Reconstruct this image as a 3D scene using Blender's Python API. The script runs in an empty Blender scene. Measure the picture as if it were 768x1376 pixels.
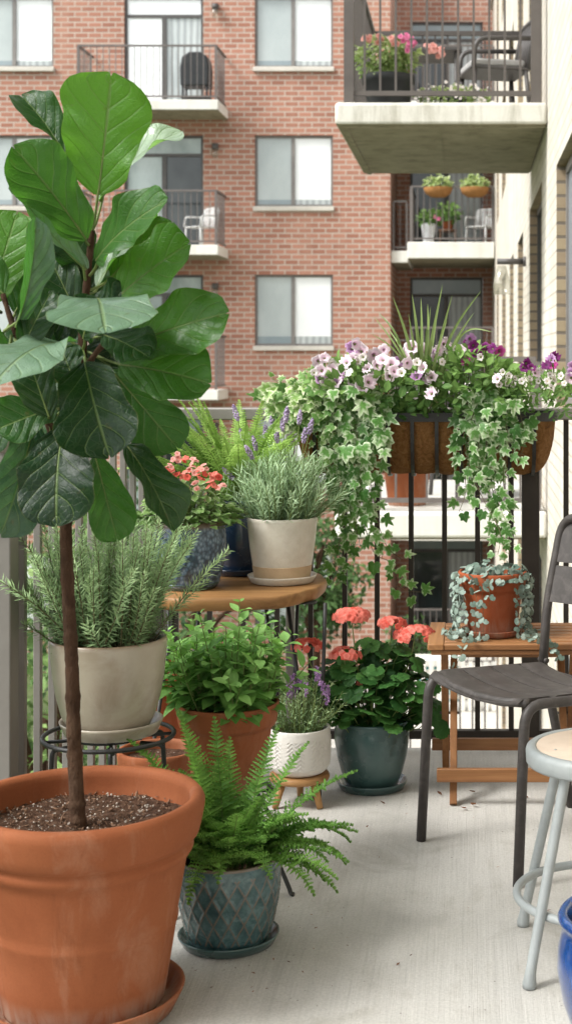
import bpy, math, random
from mathutils import Vector as V, Matrix, noise as mnoise
SC = bpy.context.scene
COL = SC.collection
R = math.radians
PI = math.pi
rnd = random.Random(7)
EYE = 1.23          # camera height over the balcony floor

# a point of the place, from where it shows in the photo and how far away it stands (metres)
def W(px, py, d):
    return V(((px - 628) * d / 2000.0, d, EYE + (480 - py) * d / 2000.0))

# ------------------------------------------------------------------ objects
def tag(o, label, cat, group=None, kind=None):
    o['label'] = label
    if cat: o['category'] = cat
    if group: o['group'] = group
    if kind: o['kind'] = kind
    return o

def thing(name, label, cat, loc=(0, 0, 0), rz=0.0, group=None):
    o = bpy.data.objects.new(name, None)
    COL.objects.link(o)
    o.empty_display_size = .05
    o.location = loc
    o.rotation_euler = (0, 0, rz)
    return tag(o, label, cat, group)

def copy_tree(o, parent=None):
    c = o.copy()
    COL.objects.link(c)
    if parent is not None: c.parent = parent
    for ch in list(o.children): copy_tree(ch, c)
    return c

class MB:
    def __init__(self):
        self.v = []; self.f = []; self.mi = []; self.tint = []; self.uv = []; self.off = V((0, 0, 0))
    def add(self, verts, faces, tint=.5, uvs=None, mi=0):
        b = len(self.v)
        o = self.off
        self.v.extend([(p[0] - o[0], p[1] - o[1], p[2] - o[2]) for p in verts])
        for f in faces:
            self.f.append([b + i for i in f])
            self.mi.append(mi); self.tint.append(tint)
            if uvs is None: self.uv.extend([(0.5, 0.5)] * len(f))
            else: self.uv.extend([uvs[i] for i in f])
    def box(self, x0, x1, y0, y1, z0, z1, mi=0, tint=.5, M=None):
        vs = [V((x, y, z)) for z in (z0, z1) for y in (y0, y1) for x in (x0, x1)]
        if M is not None: vs = [M @ p for p in vs]
        self.add(vs, [(0, 2, 3, 1), (4, 5, 7, 6), (0, 1, 5, 4), (2, 6, 7, 3), (0, 4, 6, 2), (1, 3, 7, 5)], tint, None, mi)
    def cbox(self, c, s, mi=0, tint=.5, M=None):
        self.box(c[0] - s[0] / 2, c[0] + s[0] / 2, c[1] - s[1] / 2, c[1] + s[1] / 2, c[2] - s[2] / 2, c[2] + s[2] / 2, mi, tint, M)
    def bar(self, p, q, w, t, up=(0, 0, 1), mi=0, tint=.5):
        p = V(p); q = V(q); d = (q - p).normalized(); u = V(up)
        if abs(d.dot(u)) > .99: u = V((0, 1, 0))
        s = d.cross(u).normalized(); n = s.cross(d)
        vs = []
        for c in (p, q):
            for a, b in ((-1, -1), (1, -1), (1, 1), (-1, 1)):
                vs.append(c + s * (a * w / 2) + n * (b * t / 2))
        self.add(vs, [(3, 2, 1, 0), (4, 5, 6, 7), (0, 1, 5, 4), (1, 2, 6, 5), (2, 3, 7, 6), (3, 0, 4, 7)], tint, None, mi)
    def tube(self, pts, r, seg=8, caps=True, closed=False, mi=0, tint=.5):
        pts = [V(p) for p in pts]
        n = len(pts)
        rs = r if isinstance(r, (list, tuple)) else [r] * n
        rings = []; prev = None
        for i, p in enumerate(pts):
            if closed: t = pts[(i + 1) % n] - pts[i - 1]
            else: t = pts[min(i + 1, n - 1)] - pts[max(i - 1, 0)]
            if t.length < 1e-9: t = V((0, 0, 1))
            t.normalize()
            if prev is None:
                a = V((0, 0, 1)) if abs(t.z) < .9 else V((0, 1, 0))
                s = t.cross(a).normalized()
            else:
                s = prev - t * prev.dot(t)
                if s.length < 1e-6: s = t.cross(V((0, 0, 1)))
                s.normalize()
            prev = s
            u = t.cross(s)
            rings.append([p + (s * math.cos(2 * PI * k / seg) + u * math.sin(2 * PI * k / seg)) * rs[i] for k in range(seg)])
        vs = [q for g in rings for q in g]; fs = []; uvs = [(k / seg, i / max(1, n - 1)) for i in range(n) for k in range(seg)]
        m = n if closed else n - 1
        for i in range(m):
            j = (i + 1) % n
            for k in range(seg):
                k2 = (k + 1) % seg
                fs.append((i * seg + k, i * seg + k2, j * seg + k2, j * seg + k))
        if caps and not closed:
            fs.append(tuple(reversed(range(seg)))); fs.append(tuple((n - 1) * seg + k for k in range(seg)))
        self.add(vs, fs, tint, uvs, mi)
    def lathe(self, prof, seg=64, fn=None, mi=0, c=(0, 0, 0)):
        # prof: (r, z) from the inside/top round to the bottom; r 0 closes
        vs = []; n = len(prof); uvs = []
        for i, (r, z) in enumerate(prof):
            for k in range(seg):
                a = 2 * PI * k / seg
                rr, zz = (r, z) if fn is None else fn(r, z, a, i)
                vs.append((c[0] + rr * math.cos(a), c[1] + rr * math.sin(a), c[2] + zz))
                uvs.append((k / seg, z))
        fs = []
        for i in range(n - 1):
            for k in range(seg):
                k2 = (k + 1) % seg
                fs.append((i * seg + k, i * seg + k2, (i + 1) * seg + k2, (i + 1) * seg + k))
        self.add(vs, fs, .5, uvs, mi)
    def build(self, name, mats, parent=None, smooth=True, bevel=0, bseg=2, angle=None, loc=None):
        me = bpy.data.meshes.new(name)
        me.from_pydata(self.v, [], self.f)
        if not isinstance(mats, (list, tuple)): mats = [mats]
        for m in mats: me.materials.append(m)
        me.polygons.foreach_set('material_index', self.mi)
        me.polygons.foreach_set('use_smooth', [bool(smooth)] * len(self.f))
        at = me.attributes.new('tint', 'FLOAT', 'FACE'); at.data.foreach_set('value', self.tint)
        ul = me.uv_layers.new(name='UVMap'); ul.data.foreach_set('uv', [c for t in self.uv for c in t])
        me.update()
        o = bpy.data.objects.new(name, me)
        COL.objects.link(o)
        if parent is not None: o.parent = parent
        if loc is not None: o.location = loc
        if bevel:
            b = o.modifiers.new('Bevel', 'BEVEL'); b.width = bevel; b.segments = bseg; b.limit_method = 'ANGLE'; b.angle_limit = R(40)
            b.harden_normals = False
        if smooth and (bevel or angle):
            for p in me.polygons: p.use_smooth = True
            try: me.set_sharp_from_angle(angle=R(angle or 40))
            except Exception: pass
        return o

def fillet(pts, r, n=5):
    pts = [V(p) for p in pts]; out = [pts[0]]
    for i in range(1, len(pts) - 1):
        a, b, c = pts[i - 1], pts[i], pts[i + 1]
        d1 = (a - b); d2 = (c - b)
        k = min(r, d1.length * .48, d2.length * .48)
        p = b + d1.normalized() * k; q = b + d2.normalized() * k
        for j in range(n + 1):
            t = j / n
            out.append(p * (1 - t) ** 2 + b * (2 * t * (1 - t)) + q * t * t)
    out.append(pts[-1])
    return out

def spline(pts, n=6):
    pts = [V(p) for p in pts]; out = []
    m = len(pts)
    for i in range(m - 1):
        p0, p1, p2, p3 = pts[max(i - 1, 0)], pts[i], pts[i + 1], pts[min(i + 2, m - 1)]
        for j in range(n):
            t = j / n
            out.append(.5 * ((2 * p1) + (p2 - p0) * t + (2 * p0 - 5 * p1 + 4 * p2 - p3) * t * t + (3 * p1 - p0 - 3 * p2 + p3) * t ** 3))
    out.append(pts[-1])
    return out

def rv(s=1.0):
    return V((rnd.uniform(-s, s), rnd.uniform(-s, s), rnd.uniform(-s, s)))

def interp(prof, t):
    for (a, b), (c, d) in zip(prof, prof[1:]):
        if t <= c: return b + (d - b) * (t - a) / max(1e-9, c - a)
    return prof[-1][1]

# ------------------------------------------------------------------ materials
def newmat(name):
    m = bpy.data.materials.new(name); m.use_nodes = True
    nt = m.node_tree; nt.nodes.clear()
    return m, nt
def nd(nt, t, **kw):
    n = nt.nodes.new(t)
    for k, v in kw.items():
        if k.startswith('i_'):
            n.inputs[k[2:].replace('_', ' ')].default_value = v
        else: setattr(n, k, v)
    return n
def lk(nt, a, b): nt.links.new(a, b)
def rgba(c): return (c[0], c[1], c[2], 1)
def mixc(nt, fac, a, b, mode='MIX'):
    n = nt.nodes.new('ShaderNodeMix'); n.data_type = 'RGBA'; n.blend_type = mode
    if isinstance(fac, (int, float)): n.inputs[0].default_value = fac
    else: lk(nt, fac, n.inputs[0])
    for s, x in ((6, a), (7, b)):
        if isinstance(x, tuple): n.inputs[s].default_value = rgba(x)
        else: lk(nt, x, n.inputs[s])
    return n.outputs[2]
def mth(nt, op, a, b=None, c=None):
    n = nt.nodes.new('ShaderNodeMath'); n.operation = op
    for i, x in enumerate((a, b, c)):
        if x is None: continue
        if isinstance(x, (int, float)): n.inputs[i].default_value = x
        else: lk(nt, x, n.inputs[i])
    return n.outputs[0]
def ramp(nt, fac, stops, interp_='LINEAR'):
    n = nt.nodes.new('ShaderNodeValToRGB'); n.color_ramp.interpolation = interp_
    e = n.color_ramp.elements
    while len(e) < len(stops): e.new(.5)
    for s, (p, c) in zip(e, stops):
        s.position = p
        s.color = rgba(c) if isinstance(c, tuple) else (c, c, c, 1)
    lk(nt, fac, n.inputs[0])
    return n.outputs[0]
def coords(nt, scale=(1, 1, 1), kind='Object'):
    if kind == 'World':
        g = nt.nodes.new('ShaderNodeNewGeometry'); src = g.outputs['Position']
    else:
        g = nt.nodes.new('ShaderNodeTexCoord'); src = g.outputs[kind]
    m = nt.nodes.new('ShaderNodeMapping'); m.inputs['Scale'].default_value = scale
    lk(nt, src, m.inputs[0])
    return m.outputs[0]
def noi(nt, vec, scale, detail=6, rough=.55, dist=0.0):
    n = nt.nodes.new('ShaderNodeTexNoise'); n.inputs['Scale'].default_value = scale
    n.inputs['Detail'].default_value = detail; n.inputs['Roughness'].default_value = rough; n.inputs['Distortion'].default_value = dist
    if vec is not None: lk(nt, vec, n.inputs['Vector'])
    return n.outputs[0]
def bump(nt, h, strength=.3, dist=.01, prev=None):
    b = nt.nodes.new('ShaderNodeBump'); b.inputs['Strength'].default_value = strength; b.inputs['Distance'].default_value = dist
    lk(nt, h, b.inputs['Height'])
    if prev is not None: lk(nt, prev, b.inputs['Normal'])
    return b.outputs[0]
def finish(nt, col, rough=.6, normal=None, metal=0.0, spec=.5, coat=0.0, trans=None, transcol=None, sss=0):
    p = nt.nodes.new('ShaderNodeBsdfPrincipled')
    if isinstance(col, tuple): p.inputs['Base Color'].default_value = rgba(col)
    else: lk(nt, col, p.inputs['Base Color'])
    if isinstance(rough, (int, float)): p.inputs['Roughness'].default_value = rough
    else: lk(nt, rough, p.inputs['Roughness'])
    p.inputs['Metallic'].default_value = metal
    p.inputs['Specular IOR Level'].default_value = spec
    p.inputs['Coat Weight'].default_value = coat
    p.inputs['Coat Roughness'].default_value = .12
    if normal is not None: lk(nt, normal, p.inputs['Normal'])
    out = nt.nodes.new('ShaderNodeOutputMaterial')
    if trans:
        t = nt.nodes.new('ShaderNodeBsdfTranslucent')
        if transcol is not None:
            if isinstance(transcol, tuple): t.inputs[0].default_value = rgba(transcol)
            else: lk(nt, transcol, t.inputs[0])
        if normal is not None: lk(nt, normal, t.inputs['Normal'])
        mx = nt.nodes.new('ShaderNodeMixShader'); mx.inputs[0].default_value = trans
        lk(nt, p.outputs[0], mx.inputs[1]); lk(nt, t.outputs[0], mx.inputs[2])
        lk(nt, mx.outputs[0], out.inputs[0])
    else: lk(nt, p.outputs[0], out.inputs[0])
    return p
def attr(nt, name):
    a = nt.nodes.new('ShaderNodeAttribute'); a.attribute_name = name
    return a.outputs['Fac']

def surf(name, c1, c2, scale=12, rough=.6, bmp=.2, bscale=80, metal=0, spec=.5, coat=0, stretch=(1, 1, 1), stain=None, stain_amt=.5, stain_scale=4, bdist=.004, rvar=.12, rimz=None, rimc=None):
    m, nt = newmat(name)
    co = coords(nt, stretch)
    a = noi(nt, co, scale, 8, .6)
    col = ramp(nt, a, [(.3, c1), (.7, c2)])
    if stain is not None:
        s = noi(nt, co, stain_scale, 9, .65, .6)
        f = ramp(nt, s, [(.48, 0.0), (.72, 1.0)])
        f = mth(nt, 'MULTIPLY', f, stain_amt)
        col = mixc(nt, f, col, stain)
    if rimz is not None:
        z_ = nt.nodes.new('ShaderNodeSeparateXYZ'); lk(nt, nt.nodes['Texture Coordinate'].outputs['Object'], z_.inputs[0])
        zz = mth(nt, 'ADD', z_.outputs[2], mth(nt, 'MULTIPLY', mth(nt, 'SUBTRACT', a, .5), .02))
        col = mixc(nt, ramp(nt, zz, [(rimz[0], 0.0), (rimz[1], .85)]), col, rimc)
    b = noi(nt, co, bscale, 8, .6)
    rr = mth(nt, 'MULTIPLY_ADD', a, rvar * 2, rough - rvar)
    finish(nt, col, rr, bump(nt, b, bmp, bdist) if bmp else None, metal, spec, coat)
    return m

def leafmat(name, dark, light, trans=.3, rough=.45, spec=.4, tcol=None, vein=None, edge=None, edge0=.62, edge1=.8, blotch=.0, mottle=70, bmp=.15):
    # tint (one value per leaf) runs dark -> light
    m, nt = newmat(name)
    t = attr(nt, 'tint')
    co = coords(nt)
    a = noi(nt, co, mottle, 5)
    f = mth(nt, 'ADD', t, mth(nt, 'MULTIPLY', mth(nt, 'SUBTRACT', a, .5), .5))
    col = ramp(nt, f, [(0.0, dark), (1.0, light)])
    uv = nt.nodes.new('ShaderNodeUVMap')
    sep = nt.nodes.new('ShaderNodeSeparateXYZ'); lk(nt, uv.outputs[0], sep.inputs[0])
    u = sep.outputs[0]; v = sep.outputs[1]
    if edge is not None:     # v is 0 at the middle and 1 at the rim
        e = mth(nt, 'ADD', mth(nt, 'ADD', mth(nt, 'MULTIPLY', v, .75), mth(nt, 'MULTIPLY', mth(nt, 'SUBTRACT', t, .5), .45)), mth(nt, 'MULTIPLY', mth(nt, 'SUBTRACT', noi(nt, co, mottle * 1.8, 4), .42), 1.5))
        e = ramp(nt, e, [(edge0, 0.0), (edge1, 1.0)])
        col = mixc(nt, e, col, edge)
    if vein is not None:
        d = mth(nt, 'ABSOLUTE', mth(nt, 'SUBTRACT', u, .5))
        k = ramp(nt, d, [(.0, 1.0), (.06, 0.0)])
        col = mixc(nt, mth(nt, 'MULTIPLY', k, .55), col, vein)
    tc = mixc(nt, .55, col, tcol) if tcol is not None else col
    finish(nt, col, rough, bump(nt, a, bmp, .003), 0, spec, 0, trans, tc)
    return m

def petalmat(name, mid, rim, heart, h0=.12, h1=.34, trans=.25):
    m, nt = newmat(name)
    uv = nt.nodes.new('ShaderNodeUVMap')
    sep = nt.nodes.new('ShaderNodeSeparateXYZ'); lk(nt, uv.outputs[0], sep.inputs[0])
    v = sep.outputs[1]
    co = coords(nt)
    v2 = mth(nt, 'ADD', v, mth(nt, 'MULTIPLY', mth(nt, 'SUBTRACT', noi(nt, co, 160, 3), .5), .3))
    col = ramp(nt, v2, [(h0, heart), (h1, mid), (.95, rim)])
    t = attr(nt, 'tint')
    col = mixc(nt, mth(nt, 'MULTIPLY', t, .45), col, tuple(min(1, c * .55) for c in rim), 'MIX')
    finish(nt, col, .6, None, 0, .25, 0, trans, col)
    return m
M = {}
# ---- setting
def brickmat(name, a, b, mort, bw=.30, bh=.117, mw=.016, rough=.85, contrast=1.0, blotch=None, glaze=.0):
    m, nt = newmat(name)
    g = nt.nodes.new('ShaderNodeNewGeometry')
    s = nt.nodes.new('ShaderNodeSeparateXYZ'); lk(nt, g.outputs['Position'], s.inputs[0])
    c = nt.nodes.new('ShaderNodeCombineXYZ')
    lk(nt, mth(nt, 'ADD', s.outputs[0], s.outputs[1]), c.inputs[0]); lk(nt, s.outputs[2], c.inputs[1])
    br = nt.nodes.new('ShaderNodeTexBrick')
    lk(nt, c.outputs[0], br.inputs['Vector'])
    br.inputs['Color1'].default_value = rgba(a); br.inputs['Color2'].default_value = rgba(b); br.inputs['Mortar'].default_value = rgba(mort)
    br.inputs['Scale'].default_value = 1; br.inputs['Mortar Size'].default_value = mw; br.inputs['Mortar Smooth'].default_value = .25
    br.inputs['Brick Width'].default_value = bw; br.inputs['Row Height'].default_value = bh; br.inputs['Bias'].default_value = -.15
    br.offset = .5
    n1 = noi(nt, g.outputs['Position'], 1.1, 8, .6)
    n2 = noi(nt, g.outputs['Position'], 30, 6, .65)
    col = mixc(nt, .55, br.outputs[0], ramp(nt, n1, [(.25, .62), (.75, 1.0)]), 'MULTIPLY')
    col = mixc(nt, .4, col, ramp(nt, n2, [(.3, .7), (.7, 1.0)]), 'MULTIPLY')
    if blotch is not None:
        w = nt.nodes.new('ShaderNodeMapping'); w.inputs['Scale'].default_value = (1.2, 1.2, .12); lk(nt, g.outputs['Position'], w.inputs[0])
        f = ramp(nt, noi(nt, w.outputs[0], 1.0, 8, .6), [(.52, 0.0), (.75, .5)])
        col = mixc(nt, f, col, blotch)
    inv = mth(nt, 'SUBTRACT', 1.0, br.outputs[1])
    h = mth(nt, 'ADD', inv, mth(nt, 'MULTIPLY', n2, .4))
    finish(nt, col, rough, bump(nt, h, .5, .012), 0, .3)
    return m
M['brick'] = brickmat('red_brick', (.485, .235, .165), (.35, .155, .107), (.54, .45, .38), blotch=(.50, .30, .22))
M['cream'] = brickmat('cream_brick', (.70, .645, .56), (.62, .56, .47), (.51, .455, .38), .40, .093, .009, blotch=(.80, .77, .71))
M['tan'] = brickmat('tan_brick', (.42, .33, .21), (.30, .22, .15), (.20, .165, .13), .40, .093, .012)

m, nt = newmat('brushed_concrete')
g = nt.nodes.new('ShaderNodeNewGeometry')
def wmap(sx, sy, sz):
    w = nt.nodes.new('ShaderNodeMapping'); w.inputs['Scale'].default_value = (sx, sy, sz); lk(nt, g.outputs['Position'], w.inputs[0]); return w.outputs[0]
br1 = noi(nt, wmap(150, 2.2, 1), 1, 7, .7, .15)
br2 = noi(nt, wmap(42, .9, 1), 1, 5, .65, .25)
blo = noi(nt, wmap(1, 1, 1), 2.6, 9, .62, .4)
fine = noi(nt, wmap(1, 1, 1), 160, 6, .7)
col = ramp(nt, blo, [(.28, (.46, .44, .40)), (.5, (.56, .54, .50)), (.75, (.63, .61, .57))])
col = mixc(nt, .35, col, ramp(nt, br2, [(.28, .74), (.5, .97), (.72, 1.0)]), 'MULTIPLY')
col = mixc(nt, .38, col, ramp(nt, br1, [(.3, .66), (.48, .97), (.75, 1.0)]), 'MULTIPLY')
col = mixc(nt, .8, col, ramp(nt, fine, [(.3, .70), (.6, 1.0)]), 'MULTIPLY')
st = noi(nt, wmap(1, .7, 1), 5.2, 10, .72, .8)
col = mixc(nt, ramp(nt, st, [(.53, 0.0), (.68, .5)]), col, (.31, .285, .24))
vo = nt.nodes.new('ShaderNodeTexVoronoi'); vo.inputs['Scale'].default_value = 26; vo.inputs['Randomness'].default_value = 1; lk(nt, wmap(1, 1, 1), vo.inputs['Vector'])
sp = mth(nt, 'MULTIPLY', ramp(nt, vo.outputs[0], [(.03, 1.0), (.075, 0.0)]), ramp(nt, noi(nt, wmap(1, 1, 1), 3.3, 3), [(.42, 0.0), (.55, .85)]))
col = mixc(nt, sp, col, (.09, .07, .05))
hh = mth(nt, 'ADD', mth(nt, 'MULTIPLY', br1, 1.0), mth(nt, 'MULTIPLY', br2, .8))
finish(nt, col, .82, bump(nt, hh, .45, .004, bump(nt, fine, .3, .002)), 0, .3)
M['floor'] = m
def slabmat(name, c1, c2, stain, k=1.0):
    m, nt = newmat(name)
    g = nt.nodes.new('ShaderNodeNewGeometry')
    def wm(s):
        w = nt.nodes.new('ShaderNodeMapping'); w.inputs['Scale'].default_value = s; lk(nt, g.outputs['Position'], w.inputs[0]); return w.outputs[0]
    a = noi(nt, wm((1, 1, 1)), 3, 9, .65)
    col = ramp(nt, a, [(.3, c1), (.7, c2)])
    s = noi(nt, wm((5, 5, .7)), 1.0, 9, .7, .5)
    col = mixc(nt, ramp(nt, s, [(.46, 0.0), (.70, .7 * k)]), col, stain)
    f = noi(nt, wm((1, 1, 1)), 60, 6, .7)
    col = mixc(nt, .3, col, ramp(nt, f, [(.3, .7), (.65, 1.0)]), 'MULTIPLY')
    finish(nt, col, .85, bump(nt, f, .3, .006), 0, .3)
    return m
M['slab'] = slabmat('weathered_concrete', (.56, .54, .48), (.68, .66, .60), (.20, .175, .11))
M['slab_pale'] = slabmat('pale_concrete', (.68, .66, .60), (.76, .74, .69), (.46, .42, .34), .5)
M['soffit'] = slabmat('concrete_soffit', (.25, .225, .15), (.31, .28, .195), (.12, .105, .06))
M['ground'] = surf('lawn_ground', (.045, .075, .02), (.09, .12, .04), 1.2, .95, .4, 20, bdist=.03)
M['patio'] = surf('patio_paving', (.42, .40, .37), (.52, .50, .46), .8, .9, .2, 20)
M['bgmetal'] = surf('brown_painted_steel', (.115, .098, .09), (.15, .13, .12), 6, .5, .05, 60)
M['bgmetal_dark'] = surf('dark_brown_steel', (.075, .062, .055), (.10, .085, .075), 6, .5, .05, 60)
M['sill'] = surf('stone_sill', (.52, .48, .42), (.62, .58, .52), 4, .8, .2, 40)
M['winframe'] = surf('bronze_window_frame', (.16, .145, .135), (.22, .20, .185), 5, .5, .05, 50)
M['frame_dark'] = surf('dark_door_frame', (.06, .055, .052), (.09, .08, .075), 5, .5, .05, 50)
def panemat(name, bot, top, streak=.0, rough=.12, h=3.09, z0=.55, soft=.5, wav=0, wcol=(1, 1, 1)):
    m, nt = newmat(name)
    g = nt.nodes.new('ShaderNodeNewGeometry')
    w = nt.nodes.new('ShaderNodeMapping'); w.inputs['Scale'].default_value = (1.3, 1.3, .8); lk(nt, g.outputs['Position'], w.inputs[0])
    n = noi(nt, w.outputs[0], .9, 6, .6)
    col = ramp(nt, n, [(.3, bot), (.7, top)])
    if wav:
        wv = nt.nodes.new('ShaderNodeTexWave'); wv.inputs['Scale'].default_value = wav; wv.inputs['Distortion'].default_value = 1.5; wv.inputs['Detail'].default_value = 2
        lk(nt, g.outputs['Position'], wv.inputs['Vector'])
        col = mixc(nt, .55, col, ramp(nt, wv.outputs[1], [(.2, .45), (.8, 1.0)]), 'MULTIPLY')
    finish(nt, col, rough, None, 0, .6)
    return m
M['pane_grey'] = panemat('glass_over_grey_blind', (.36, .40, .40), (.47, .51, .50))
M['pane_white'] = panemat('glass_over_white_blind', (.80, .82, .82), (.88, .89, .89))
M['pane_dark'] = panemat('dark_glass', (.018, .022, .024), (.06, .07, .072), rough=.06)
M['pane_low'] = panemat('blue_grey_glass', (.20, .25, .27), (.28, .33, .34))
M['pane_curtain'] = panemat('glass_over_curtain', (.38, .42, .42), (.55, .58, .57), wav=2.2)
M['pane_green'] = panemat('glass_painted_reflection', (.16, .21, .19), (.40, .46, .45), rough=.08)  # tree reflection put into the pane's own colour as green mottling
M['doorpanel'] = panemat('blue_grey_door', (.16, .18, .21), (.22, .245, .28), rough=.35)

# ---- balcony things
M['rail'] = surf('bronze_rail_paint', (.030, .024, .020), (.048, .040, .033), 9, .5, .08, 90, spec=.25)
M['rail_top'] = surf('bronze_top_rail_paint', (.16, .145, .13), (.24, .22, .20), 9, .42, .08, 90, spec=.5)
M['rail_grey'] = surf('grey_brown_rail_paint', (.155, .14, .125), (.20, .185, .165), 9, .55, .08, 90)
M['chair'] = surf('bronze_chair_paint', (.042, .036, .033), (.062, .054, .050), 14, .5, .12, 320, spec=.4, stain=(.15, .13, .12), stain_amt=.35, stain_scale=38, bdist=.001)
M['stool'] = surf('grey_hammered_paint', (.30, .325, .325), (.37, .395, .39), 22, .42, .25, 260, spec=.5, bdist=.0012, stain=(.22, .23, .22), stain_amt=.35, stain_scale=16)
M['ply'] = surf('pressed_board', (.52, .40, .30), (.62, .50, .39), 14, .65, .15, 120, stain=(.40, .29, .21), stain_amt=.5, stain_scale=6)
M['black_wire'] = surf('black_iron', (.014, .014, .014), (.026, .025, .024), 20, .5, .2, 160)
M['iron'] = surf('black_basket_iron', (.012, .012, .012), (.022, .021, .02), 20, .45, .2, 160)
def woodmat(name, c1, c2, c3, axis=0, sc=1.0, rough=.5):
    m, nt = newmat(name)
    st = [38, 38, 38]; st[axis] = 2.2
    co = coords(nt, tuple(x * sc for x in st))
    a = noi(nt, co, 1.0, 9, .62, .8)
    col = ramp(nt, a, [(.28, c1), (.5, c2), (.74, c3)])
    st2 = [5, 5, 5]; st2[axis] = .9
    col = mixc(nt, .5, col, ramp(nt, noi(nt, coords(nt, tuple(st2)), 1, 6), [(.3, .62), (.7, 1.0)]), 'MULTIPLY')
    col = mixc(nt, .35, col, ramp(nt, attr(nt, 'tint'), [(0, .55), (1, 1.0)]), 'MULTIPLY')
    finish(nt, col, rough, bump(nt, a, .3, .002), 0, .4)
    return m
M['teak'] = woodmat('oiled_acacia', (.19, .078, .026), (.31, .135, .048), (.40, .195, .078), 0, rough=.5)
M['teak_y'] = woodmat('oiled_acacia_cross', (.24, .105, .035), (.38, .175, .065), (.48, .245, .10), 1, rough=.5)
M['teak_z'] = woodmat('oiled_acacia_upright', (.18, .072, .023), (.28, .12, .04), (.36, .165, .06), 2, rough=.5)
M['slabwood'] = woodmat('live_edge_wood', (.24, .11, .036), (.385, .195, .07), (.49, .275, .11), 0, .55, .55)
M['slabwood_z'] = woodmat('pale_stool_wood', (.34, .17, .06), (.48, .26, .10), (.56, .33, .15), 2, .6, .55)
def terracotta(name, a, b, bloom=.35, smooth=.72):
    m, nt = newmat(name)
    co = coords(nt)
    n = noi(nt, co, 5, 9, .62, .3)
    col = ramp(nt, n, [(.28, a), (.72, b)])
    w = nt.nodes.new('ShaderNodeMapping'); w.inputs['Scale'].default_value = (7, 7, 1.6); lk(nt, nt.nodes['Texture Coordinate'].outputs['Object'], w.inputs[0])
    s = noi(nt, w.outputs[0], 1.6, 10, .68, .6)
    col = mixc(nt, ramp(nt, s, [(.52, 0.0), (.74, bloom)]), col, (.60, .42, .31))
    s2 = noi(nt, w.outputs[0], 3.1, 10, .7, .9)
    col = mixc(nt, ramp(nt, s2, [(.56, 0.0), (.76, .4)]), col, tuple(x * .55 for x in a))
    f = noi(nt, co, 230, 5, .7)
    col = mixc(nt, .25, col, ramp(nt, f, [(.32, .7), (.6, 1.0)]), 'MULTIPLY')
    sz = nt.nodes.new('ShaderNodeSeparateXYZ'); lk(nt, nt.nodes['Texture Coordinate'].outputs['Object'], sz.inputs[0])
    low = mth(nt, 'MULTIPLY', ramp(nt, sz.outputs[2], [(.012, 1.0), (.05, 0.0)]), ramp(nt, s2, [(.36, 0.0), (.6, .6)]))
    col = mixc(nt, low, col, (.42, .33, .26))
    finish(nt, col, smooth, bump(nt, f, .22, .0025, bump(nt, n, .15, .01)), 0, .15)
    return m
M['terra'] = terracotta('terracotta', (.235, .070, .027), (.31, .105, .044), .20)
M['terra_dark'] = terracotta('weathered_terracotta', (.24, .070, .026), (.32, .105, .044), .15)
M['terra_red'] = terracotta('red_terracotta', (.28, .065, .024), (.345, .092, .037), .1)
m, nt = newmat('potting_soil')
co = coords(nt)
a = noi(nt, co, 60, 8, .75)
col = ramp(nt, a, [(.3, (.030, .015, .009)), (.5, (.13, .068, .041)), (.75, (.27, .16, .105))])
vo = nt.nodes.new('ShaderNodeTexVoronoi'); vo.inputs['Scale'].default_value = 120; lk(nt, co, vo.inputs['Vector'])
col = mixc(nt, mth(nt, 'MULTIPLY', ramp(nt, vo.outputs[0], [(.22, 1.0), (.34, 0.0)]), ramp(nt, noi(nt, co, 75, 2), [(.56, 0.0), (.6, 1.0)])), col, (.62, .55, .48))
finish(nt, col, .95, bump(nt, a, 1.0, .02, bump(nt, vo.outputs[0], .6, .012)), 0, .2)
M['soil'] = m
M['perlite'] = surf('perlite_grains', (.40, .33, .26), (.62, .55, .47), 200, .9, .3, 300)
M['bark_chip'] = surf('bark_chips', (.12, .062, .035), (.30, .175, .105), 60, .9, .5, 200)
M['stone_glaze'] = surf('taupe_crackle_glaze', (.33, .285, .215), (.43, .385, .31), 7, .32, .12, 260, spec=.5, coat=.25, stain=(.22, .165, .11), stain_amt=.65, stain_scale=9, bdist=.001, rimz=(.189, .199), rimc=(.20, .115, .06))
M['cream_glaze'] = surf('cream_speckled_glaze', (.56, .51, .43), (.66, .615, .535), 24, .36, .06, 260, coat=.25, bdist=.001, stain=(.44, .37, .28), stain_amt=.35, stain_scale=40)
M['bare_clay'] = surf('bare_tan_clay', (.42, .29, .17), (.50, .36, .22), 30, .75, .15, 200, bdist=.002)
M['navy_glaze'] = surf('navy_glaze', (.010, .022, .050), (.022, .048, .095), 14, .25, .05, 90, coat=.6)
M['green_glaze'] = surf('dark_teal_glaze', (.030, .072, .070), (.060, .115, .108), 9, .28, .05, 120, coat=.4, stain=(.018, .035, .036), stain_amt=.7, stain_scale=7)
M['white_glaze'] = surf('matt_white_glaze', (.64, .61, .56), (.71, .68, .63), 18, .5, .05, 200, coat=.05)
m, nt = newmat('bright_blue_glaze')
co = coords(nt, (1, 1, .45)); n = noi(nt, co, 9, 9, .68, 1.2); n2 = noi(nt, co, 40, 5)
col = ramp(nt, n, [(.25, (.005, .016, .075)), (.5, (.010, .050, .19)), (.72, (.035, .13, .33)), (.9, (.18, .30, .45))])
finish(nt, col, .14, bump(nt, n2, .06, .003), 0, .6, .8); M['blue_glaze'] = m
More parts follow.
